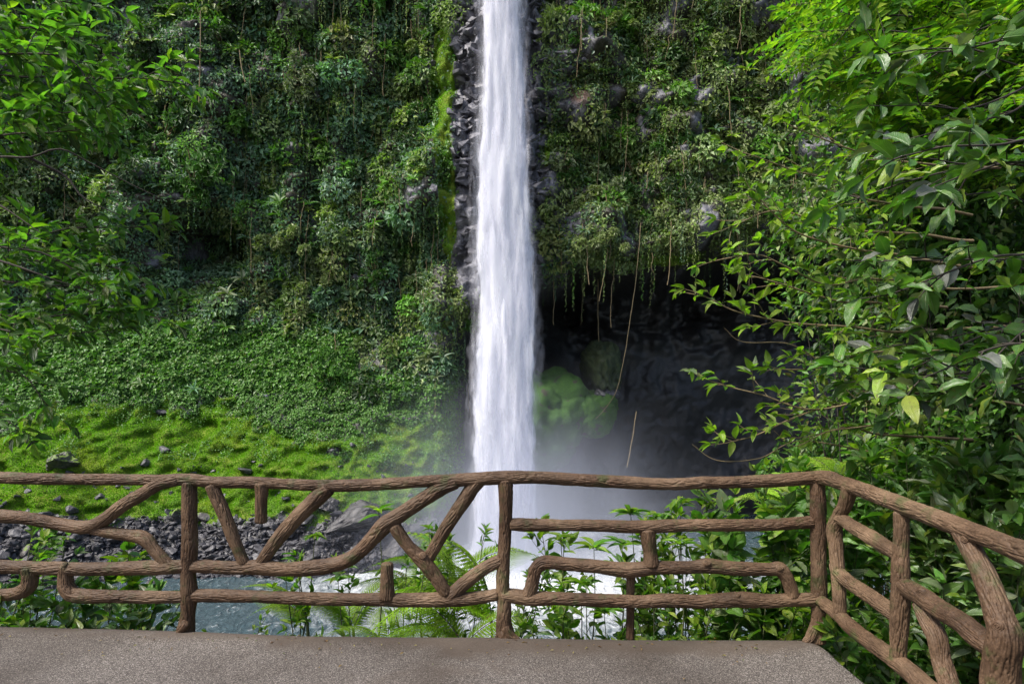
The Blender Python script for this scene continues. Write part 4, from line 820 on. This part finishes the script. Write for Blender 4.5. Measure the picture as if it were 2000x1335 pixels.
# --- dark understory trees behind
def bushmass(seed, px, py, D, rx, ry, rz, n, leaf, kinds, name, label, cat, group=None, tmpl=T_FAR, M=None, stems=14, drop=None):
    r = np.random.RandomState(seed); c = W(px, py, D); q = nrm(r.normal(0, 1, (n, 3))); rad = r.rand(n, 1) ** .45 * (1 + .4 * perlin(q * 2 + seed)[:, None])
    cl = perlin((q * rad) * 2.4 + seed * 3); keep = cl > -.22; q = q[keep]; rad = rad[keep]; n = len(q)
    P = q * rad * np.array([rx, ry, rz]); D_ = q * .5 + r.normal(0, .7, (n, 3)) + (0, 0, -.25); N_ = UP + r.normal(0, .5, (n, 3)) + q * .3
    C = mixcol(r, *kinds)(P); ll = leaf * r.uniform(.6, 1.2, n)
    base = np.array([c[0] + (drop or (0, 0))[0], c[1] + .3, min(float(groundZ(np.array(c[0]), np.array(c[1]))), c[2] - rz)])
    root = empty(name, tuple(base), label, cat, group); dlt = c - base
    V, Fo, C, uv = mk_leaves(P + dlt, D_, N_, ll, ll * .48, tmpl, C); link('foliage', mesh_np('foliage', V, Fo, C, uv, smooth=True), M or M_LEAF, root)
    ps = []
    for s in range(stems):
        e = P[r.randint(n)] + dlt; b0 = np.array([r.normal(0, .1), r.normal(0, .1), -.2]); mid = (b0 + e) / 2 + r.normal(0, .12, 3) * min(rx, 1.0) + (0, 0, .1)
        S = spline(np.array([b0, mid, e]), .12); ps.append((S, np.linspace(.018 if rx > .8 else .008, .004, len(S))))
    V, Fo = tubes(ps, 6); link('stem', mesh_np('stem', V, Fo, smooth=True), M_STEM if rx < .9 else M_BARK, root); return root
for a_ in [(51, 1760, 420, 10, 1.9, 1.5, 2.2, 9000, .16, 'understory tree with dark small leaves behind the large-leaved tree, upper middle'),
           (52, 1930, 560, 9, 1.8, 1.5, 2.4, 9000, .15, 'dark understory tree at the right edge behind the big leaves'),
           (53, 1800, 720, 10.5, 2.0, 1.5, 1.7, 9000, .15, 'twiggy understory tree behind the long horizontal branch'),
           (54, 1960, 880, 8.5, 1.5, 1.3, 1.4, 7000, .14, 'sunlit low understory tree at the right edge above the side rail'),
           (55, 1700, 930, 11, 1.7, 1.4, .9, 6000, .14, 'low understory tree just above the corner of the railing'),
           (56, 1960, 200, 11, 2.2, 1.6, 2.6, 7000, .17, 'tall understory tree behind the feathery crown')]:
    bushmass(*a_[:9], (['dark', 'carpet', 'fresh', 'olive'], [.35, .3, .2, .15]), 'understory_tree', a_[9], 'tree', 'shaded trees on the right bank', stems=40)
# --- shrubs behind the rail, right: individual broad-leaved plants
def upright(seed, px, pyb, D, h, nst, leaf, kinds, name, label, tmpl=T_NEAR, M=None, group=None, lev=.07, wid=.5, lean=.35, twl=(.1, .26), cat='plant'):
    r = np.random.RandomState(seed); b0 = W(px, pyb, D); gz_ = float(groundZ(np.array(b0[0]), np.array(b0[1]))); b0[2] = min(b0[2], max(gz_, b0[2] - 2.5)); mains = []
    for q in range(nst):
        tp_ = W(px + r.normal(0, 40), pyb, D) ; tp_[2] = W(px, pyb, D)[2] + h * r.uniform(.65, 1.05); tp_ += np.array([r.normal(0, lean), r.normal(0, lean * .5), 0]) * .6
        mid = (b0 + tp_) / 2 + r.normal(0, .08, 3); mains.append(spline(np.array([b0 + r.normal(0, .04, 3), mid, tp_]), .06))
    tl = twig_leaves(r, mains, .10, twl, lev, leaf, mixcol(r, *kinds), droop=.15, tw_r=.003, start=.45 if gz_ < -1.5 else .2, whorl_tip=4, wid=wid, updir=.25)
    return plant(name, b0, label, cat, mains, .009, tl, tmpl, M or M_NEAR, M_STEM, group=group, stemname='stem')
MIX1 = (['fresh', 'carpet', 'lime', 'pale'], [.42, .26, .14, .18]); MIX2 = (['yellow', 'lime', 'fresh'], [.35, .25, .4])
gp = 'leafy plants behind the railing'
ups = [  # seed px pybase D h nst leaf
 (101, 1120, 1290, 5.6, .62, 4, .11, MIX2, 'loose bright sapling between centre post and strut, lowest leaves', .55),
 (102, 1180, 1280, 5.9, 1.05, 4, .13, MIX2, 'bright green sapling with drooping leaf fans just right of the falling water', .55),
 (103, 1290, 1280, 5.6, .95, 5, .11, MIX1, 'leafy sapling right of the thick strut in the right bay', .45),
 (104, 1350, 1290, 5.8, 1.2, 5, .11, MIX1, 'thin-stemmed shrub in the middle of the right bay', .42),
 (105, 1420, 1290, 5.5, 1.25, 5, .12, MIX1, 'shrub with glossy leaves above the second spiral knot', .5),
 (106, 1480, 1300, 5.4, 1.1, 5, .15, MIX1, 'broad-leaved shrub left of the corner post', .62),
 (107, 1545, 1300, 5.3, 1.3, 5, .16, MIX1, 'broad-leaved shrub touching the corner post', .62),
 (108, 1330, 1300, 5.1, .5, 4, .10, MIX2, 'low bright plant at the platform edge, middle of the right bay', .5),
 (109, 1470, 1300, 5.0, .42, 4, .13, MIX2, 'low bright plant at the platform edge near the corner', .55),
 (110, 1060, 1300, 5.1, .4, 3, .09, MIX2, 'small bright plant right beside the foot of the centre post', .6),
 (111, 1610, 1200, 6.2, 1.25, 5, .17, MIX1, 'tall broad-leaved shrub right behind the corner post', .55),
 (112, 1690, 1100, 6.6, 1.0, 5, .16, MIX1, 'broad-leaved shrub above the first side panel', .55),
 (113, 1800, 1180, 5.1, .75, 5, .19, MIX1, 'shrub with corrugated leaves between the two middle side posts', .4),
 (114, 1870, 1100, 4.9, .75, 6, .20, MIX1, 'shrub with long ribbed leaves over the side rail', .36),
 (115, 1960, 1150, 4.4, .85, 6, .20, MIX1, 'shrub with long ribbed leaves at the right edge', .36),
 (116, 1740, 1400, 4.6, .55, 5, .12, MIX1, 'low plant under the lowest side rail beside the platform corner', .5),
 (117, 1810, 1430, 4.5, .55, 5, .13, MIX1, 'low glossy plant between the bottom struts of the side railing', .5),
 (118, 1900, 1420, 4.2, .75, 5, .13, MIX1, 'dark plant behind the thick near post', .5),
 (119, 1680, 1340, 4.9, .5, 4, .13, MIX1, 'bright low plant just outside the platform corner', .5),
 (120, 1985, 1330, 4.0, .9, 5, .14, MIX1, 'leafy plant at the lower right edge of the picture', .5),
 (121, 1790, 1030, 6.4, .9, 5, .15, MIX1, 'pale-leaved shrub above the sloping side rail', .5),
 (122, 1560, 1130, 6.9, 1.15, 5, .14, MIX1, 'shrub rising over the top rail left of the corner', .5)]
for s_, x_, y_, D_, h_, k_, l_, mx_, lb_, wd_ in ups:
    upright(s_, x_, y_, D_, h_, k_ + (0 if s_ < 113 else 2), l_ * 1.12, MIX2 if s_ in (101, 102, 103, 104, 105, 108, 109, 110, 122) else mx_, 'leafy_shrub', lb_, group=gp, wid=wd_, tmpl=T_BIG if l_ > .14 else T_NEAR, M=M_NEARD if s_ in (113, 114, 115, 117, 118, 120) else M_NEAR, cat='shrub')
# rosettes (umbrella leaves)
def rosette(seed, px, py, D, leaf, n, label, tilt=.35, kinds=MIX2, wid=.28, slim=T_SLIM):
    r = np.random.RandomState(seed); c = W(px, py, D); base = c + np.array([r.normal(0, .08), .1, -1.1]); P = spline(np.array([base, (base + c) / 2 + (.03, 0, 0), c]), .06)
    a = np.arange(n) * 2.4 + r.rand(n) * .3; d = np.stack([np.cos(a), np.sin(a), tilt + r.normal(0, .2, n)], 1); C = mixcol(r, *kinds)(d); ll = leaf * r.uniform(.75, 1.1, n)
    root = plant('rosette_sapling', base, label, 'plant', [P], .008, ([], (np.repeat(c[None], n, 0) + r.normal(0, .01, (n, 3)), d, np.repeat(UP[None], n, 0), ll, ll * wid, None, C)), slim, M_NEAR, M_STEM, group='saplings with leaf rosettes', stemname='stem', leafname='leaf_rosette'); return root
for a_ in [(201, 1232, 1003, 5.6, .17, 18, 'rosette of narrow bright leaves above the middle rail, right of the water'), (202, 1330, 985, 5.8, .16, 9, 'open rosette left of the shrubs above the middle rail'),
           (203, 740, 1000, 5.2, .15, 9, 'rosette behind the fork of the curved branch rail'), (204, 1280, 1010, 5.9, .13, 10, 'small rosette just right of the big one above the middle rail'),
           (205, 1405, 985, 6.0, .15, 12, 'rosette at the left end of the shrubs above the middle rail'), (206, 1135, 1140, 5.3, .17, 12, 'drooping rosette behind the lower rail in the right bay')]: rosette(*a_)
for a_ in [(208, 1095, 1050, 5.5, .15, 9, 'drooping leaf fan nearest the falling water above the lower rail'), (209, 1160, 1070, 5.6, .19, 11, 'big drooping leaf fan between the middle and lower rails'), (210, 1215, 1065, 5.7, .18, 10, 'leaf fan left of the thick strut'),
           (211, 1105, 1185, 5.2, .16, 10, 'low leaf fan under the bottom rail right of the centre post'), (212, 1180, 1195, 5.3, .17, 11, 'low leaf fan under the bottom rail left of the thin strut'), (213, 1330, 1060, 5.5, .15, 10, 'leaf fan right of the thick strut'),
           (214, 660, 1130, 5.5, .15, 9, 'leaf fan below the curved rail beside the golden fern'), (215, 845, 1040, 6.0, .13, 7, 'small leaf fan seen through the fork of the braces'), (216, 585, 1125, 5.8, .14, 8, 'leaf fan over the blue water left of the golden fern')]: rosette(*a_, wid=.34)
for a_ in [(207, 615, 1045, 5.4, .10, 14, 'small fresh fan of leaflets on a long stalk below the diagonal brace'), ]: rosette(*a_, tilt=.1)
# --- ferns
def frond_mesh(seed, L=1.0, kind='fresh'):
    r = np.random.RandomState(seed); m_ = 30; t = np.linspace(0, 1, m_); sp = np.stack([0 * t, L * t, .28 * L * np.sin(t * 2.2) - .42 * L * t ** 2.2], 1); T = nrm(np.gradient(sp, axis=0))
    LP = []; LD = []; LN = []; LL = []; ps = [(sp, np.linspace(.006, .0015, m_))]
    for k in range(2, m_):
        for sg in (-1, 1):
            pl = L * .30 * math.sin(math.pi * min(1, (t[k] * .93 + .10)) ** .8) + .01; sd = np.array([sg, 0, 0]) + T[k] * .42 + np.array([0, 0, -.12]); sd = nrm(sd); nn = nrm(np.cross(sd, T[k]) * sg)
            q = np.linspace(.08, 1, 13)[:, None]; Q = sp[k] + sd * pl * q + np.array([0, 0, -.16]) * pl * q ** 2; 
            for s2 in (-1, 1):
                LP.append(Q); LD.append(np.repeat((T[k] * s2 * .9 + sd * .5)[None], 13, 0) + r.normal(0, .08, (13, 3))); LN.append(np.repeat(nn[None], 13, 0) * np.sign(nn[2]) + r.normal(0, .15, (13, 3))); LL.append(np.clip(.025 * (1.15 - q[:, 0]) + .005, .004, 1) * (pl / .25 + .25))
    LP = np.vstack(LP); LL = np.concatenate(LL); C = pal(r, 1, kind) * 1.15 * (1 + r.normal(0, .12, (len(LP), 1)))
    V, Fo, C, uv = mk_leaves(LP, np.vstack(LD), np.vstack(LN), LL, LL * .66, T_FAR, C); me = mesh_np('frond', V, Fo, C, uv); me.materials.append(M_FERN)
    V, Fo = tubes(ps, 5); m2 = mesh_np('stalk', V, Fo, smooth=True); m2.materials.append(M_STEM); return me, m2
FR = [frond_mesh(300 + q, 1.0, k_) for q, k_ in enumerate(['lime', 'yellow', 'lime'])]
def fern(px, py, D, fr, label, n=7, L=.75, az=None, tilt=(.15, .6)):
    c = W(px, py, D); root = empty('fern', tuple(c), label, 'fern', 'ferns behind the railing'); r = np.random.RandomState(int(px + py))
    az = az if az is not None else list(r.uniform(0, 6.28, n))
    for q, a in enumerate(az):
        fm_, st_ = FR[(q + fr) % 3]; o_ = link('frond', fm_, None, root); o_.rotation_euler = (r.uniform(*tilt), r.uniform(-.25, .25), a); s = L * r.uniform(.8, 1.1); o_.scale = (s, s, s); link('stalk', st_, None, o_)
    S = spline(np.array([[0, 0, .02], [.02, .03, -.6], [.0, .1, -1.4]]), .1); V, Fo = tubes([(S, .012)], 6); link('stem', mesh_np('stem', V, Fo, smooth=True), M_STEM, root)
fern(960, 1215, 5.6, 0, 'tall pale green fern sweeping left from behind the centre post', az=[1.2, 1.35, 1.5, 1.62, 1.8, 2.05, 1.3], L=1.05, tilt=(.15, 1.0))
fern(905, 1260, 5.3, 1, 'fern with low fronds spreading over the platform edge left of the centre post', az=[1.35, 1.75, .9, -1.3], L=.85, tilt=(.15, .6))
fern(690, 1230, 5.7, 2, 'fern with golden-green fronds arching left over the blue water', az=[1.3, 1.6, 1.9, .4, -.8, -1.5], L=.62, tilt=(.3, .8))
fern(600, 1215, 5.6, 1, 'fern sweeping left over the water below the curved rail', az=[1.5, 1.25, 1.75, 1.0], L=.62, tilt=(.25, .7))
fern(885, 1150, 6.2, 2, 'fern behind the crossing of the braces', az=[1.5, 1.2, 1.8, -1.2, .7], L=.85, tilt=(.3, .9))
fern(820, 1180, 6.4, 0, 'fern behind the short upright stub', az=[1.2, 1.6, .6, -1.0, -1.6, 0.], L=.75, tilt=(.2, .7))
fern(760, 1270, 5.2, 1, 'lowest fern at the platform edge beneath the stub', az=[1.55, -1.5, .4], L=.5, tilt=(.2, .6))
fern(1650, 950, 7.2, 2, 'yellowish fern over the top rail behind the corner', n=8, L=.9, tilt=(.1, .6))
fern(1560, 1000, 7.0, 1, 'feathery fern left of the corner post above the middle rail', n=7, L=.8, tilt=(.1, .6))
for s_, x_, y_, D_, h_, k_, l_, mx_, lb_, wd_ in [(131, 640, 1290, 5.4, .75, 3, .12, MIX2, 'thin sapling crossing the curved rail left of the fern', .35), (132, 870, 1290, 5.6, .95, 4, .09, MIX1, 'thin dark-stemmed plants in front of the white foam', .35), (133, 950, 1290, 5.5, .7, 4, .09, MIX1, 'wiry plant left of the centre post foot', .35), (134, 790, 1290, 5.5, .95, 2, .10, MIX1, 'thin tall stalk behind the braces with few leaves', .4),
        (141, 60, 1290, 5.0, .42, 6, .13, MIX1, 'dark leafy plant at the lower left platform edge', .6), (142, 150, 1290, 5.2, .45, 6, .13, MIX1, 'dark leafy plant second from the left edge', .6), (143, 250, 1300, 5.1, .42, 5, .12, MIX1, 'dark leafy plant beneath the left bottom rail', .6), (144, 310, 1300, 5.2, .34, 4, .11, MIX1, 'sprawling plant left of the first post foot', .6),
        (145, 270, 1230, 5.8, .62, 3, .16, MIX2, 'bright broad-leaved plant seen between the two lower left rails', .75), (146, 5, 1180, 5.4, .6, 5, .12, MIX1, 'dark leafy plant at the far left edge', .5), (147, 460, 1310, 5.2, .22, 3, .06, MIX2, 'tiny bright plant right of the first post foot', .5)]:
    upright(s_, x_, y_, D_, h_, k_, l_, mx_, 'leafy_plant', lb_, group='low plants at the platform edge', wid=wd_, lev=.06, lean=.5, M=M_NEARD if 141 <= s_ <= 144 else M_NEAR)
# --- left tree
rg = np.random.RandomState(77)
mL = [pxl(p_, .04) for p_ in [
    [(-260, 100, 5.6), (-60, 60, 5.4), (80, 60, 5.2), (190, 90, 5.1)], [(-200, 180, 5.6), (0, 150, 5.4), (140, 150, 5.2), (260, 150, 5.1), (350, 165, 5.1)],
    [(-200, 230, 5.4), (0, 215, 5.2), (120, 215, 5.1), (215, 205, 5.0)], [(-200, -40, 5.6), (0, -20, 5.3), (120, 0, 5.2), (185, 10, 5.2)], [(-150, 120, 4.9), (0, 100, 4.8), (120, 110, 4.8), (190, 180, 4.8)],
    [(-200, 300, 5.2), (-20, 270, 5.0), (80, 260, 4.9), (150, 250, 4.9)], [(-250, 60, 6.0), (-50, 40, 5.8), (60, 110, 5.7), (200, 250, 5.6)]]]
mL2 = [pxl(p_, .04) for p_ in [
    [(-200, 470, 5.8), (0, 460, 5.6), (120, 450, 5.4), (250, 445, 5.3), (300, 440, 5.3)], [(-200, 520, 5.8), (0, 500, 5.6), (120, 510, 5.4), (220, 520, 5.3), (280, 540, 5.3)],
    [(-200, 560, 5.8), (0, 545, 5.6), (130, 560, 5.4), (230, 590, 5.3), (310, 625, 5.2)], [(-200, 600, 5.6), (0, 612, 5.4), (100, 620, 5.3), (220, 610, 5.2)], [(-200, 620, 5.6), (0, 640, 5.4), (80, 660, 5.3), (200, 650, 5.2)],
    [(-180, 440, 5.0), (0, 480, 5.0), (100, 500, 5.0), (180, 560, 5.0)], [(-150, 700, 5.6), (-20, 720, 5.5), (50, 730, 5.4), (90, 790, 5.4)], [(-150, 760, 5.6), (-40, 790, 5.5), (30, 830, 5.4)]]]
colL = mixcol(rg, ['carpet', 'fresh', 'dark', 'yellow'], [.35, .4, .13, .12])
tl1 = twig_leaves(rg, mL, .06, (.22, .5), .055, .14, colL, droop=.35, tw_r=.003, start=.15, whorl_tip=4)
tl2 = twig_leaves(rg, mL2, .07, (.2, .42), .06, .14, colL, droop=.25, tw_r=.003, start=.2, whorl_tip=3)
t0 = W(-420, 1100, 6); t0[2] = -.8
plant('left_tree' if False else 'overhanging_tree', t0, 'tree overhanging from the left edge with pointed leaves on drooping branches', 'tree', mL + mL2, .012, (tl1[0] + tl2[0], tuple(np.concatenate([a, c_]) if a is not None else None for a, c_ in zip(tl1[1], tl2[1]))), T_NEAR, M_NEAR, M_BARK, trunk=(np.array([t0, W(-400, 700, 6), W(-330, 300, 6), W(-300, -200, 6)]), np.array([.16, .14, .11, .07])))
mD = [pxl(p_, .02) for p_ in [[(-120, 310, 4.6), (0, 305, 4.6), (60, 308, 4.6), (115, 290, 4.6), (180, 320, 4.7), (300, 380, 4.8)], [(60, 308, 4.6), (130, 345, 4.7), (165, 390, 4.7), (250, 430, 4.8)], [(-60, 380, 4.6), (0, 400, 4.6), (80, 455, 4.6)], [(-60, 490, 4.7), (60, 530, 4.7), (150, 560, 4.8)]]]
V, Fo = tubes([(P - t0, np.linspace(.011, .002, len(P)) * (1 + .25 * perlin(st(np.arange(len(P)) * .6, 0, 3)))) for P in mD], 7); link('bare_branch', mesh_np('bare_branch', V, Fo, smooth=True), M_BARK, [o_ for o_ in COL.objects if o_.name == 'overhanging_tree'][0])

# --- single vines and oddments
def vine(pts, r, label, name='hanging_vine', M=None):
    P = [W(*p_) for p_ in pts]; L0 = P[-1]; S = spline(np.array(P) - L0, .3); S = S + .05 * np.stack([perlin(st(np.arange(len(S)) * .3, q * 5., P[0][0])) for q in range(3)], -1)
    V, Fo = tubes([(S, r)], 6); o_ = link(name, mesh_np(name, V, Fo, smooth=True), M or M_TWIG, None, label, 'vine', 'vines hanging on the cliff', loc=tuple(L0))
vine([(1252, 435, 48.6), (1240, 560, 49), (1222, 680, 50), (1205, 760, 51), (1180, 800, 52), (1150, 830, 53)], .028, 'long pale root curving down across the dark cave mouth')
vine([(1243, 803, 49), (1236, 850, 49), (1225, 912, 49)], .036, 'short whitish dead stick hanging in the mist before the cave')
vine([(392, 20, 50), (391, 110, 50), (389, 215, 50)], .04, 'straight thin aerial root beside the pale frond on the left cliff')
vine([(468, 98, 49.5), (472, 130, 49.5), (479, 160, 49.5)], .04, 'short pale root on bare grey rock, left cliff')
vine([(1168, 545, 56), (1168, 620, 56), (1170, 680, 56)], .04, 'thin root trickling down the cave wall beside the fall')
# pale frond high on the left cliff
c, nn = cliff_at(350, 60); rt = empty('cliff_fern', tuple(c - np.array([0, 1.6, 0])), 'pale silvery frond jutting from the cliff at upper left', 'fern')
for f_, n_ in ((FR[0][0], 'frond'), (FR[0][1], 'stalk')):
    o_ = link(n_, f_, None, rt); o_.scale = (1.0, 2.0, 2.0); o_.rotation_euler = (R(80), R(50), 0)

def canopy():  # unseen tree, its crown placed to block sun from the platform
    r = np.random.RandomState(9); n = 5200; c = np.array([-6.5, -4.6, 8.6]); q = nrm(r.normal(0, 1, (n, 3))); P = c + q * r.rand(n, 1) ** .4 * np.array([5.0, 3.3, 1.8])
    base = np.array([-8.5, -8.0, .5]); root = empty('shade_tree', tuple(base), 'unseen spreading tree behind the viewing platform whose crown shades it', 'tree')
    V, Fo, C, uv = mk_leaves(P - base, q + r.normal(0, .7, (n, 3)), UP + r.normal(0, .5, (n, 3)), r.uniform(.28, .5, n), .2, T_FAR, pal(r, n, 'carpet')); link('foliage', mesh_np('foliage', V, Fo, C, uv), M_LEAF, root)
    ps = [((lambda S: (S[:, :3], S[:, 3]))(spline(np.array([[0, 0, 0, .24], [.3, .3, 3, .19], [1.0, 1, 6, .15], [2.5, 2.3, 8.3, .08]]), .2)))]
    for k in range(14):
        e = P[r.randint(n)] - base; S = spline(np.array([[.8, .8, 5.6], (np.array([.8, .8, 5.6]) + e) / 2 + (0, 0, .5), e]), .25); ps.append((S, np.linspace(.08, .015, len(S))))
    V, Fo = tubes(ps, 8); link('trunk', mesh_np('trunk', V, Fo, smooth=True), M_BARK, root)
canopy()
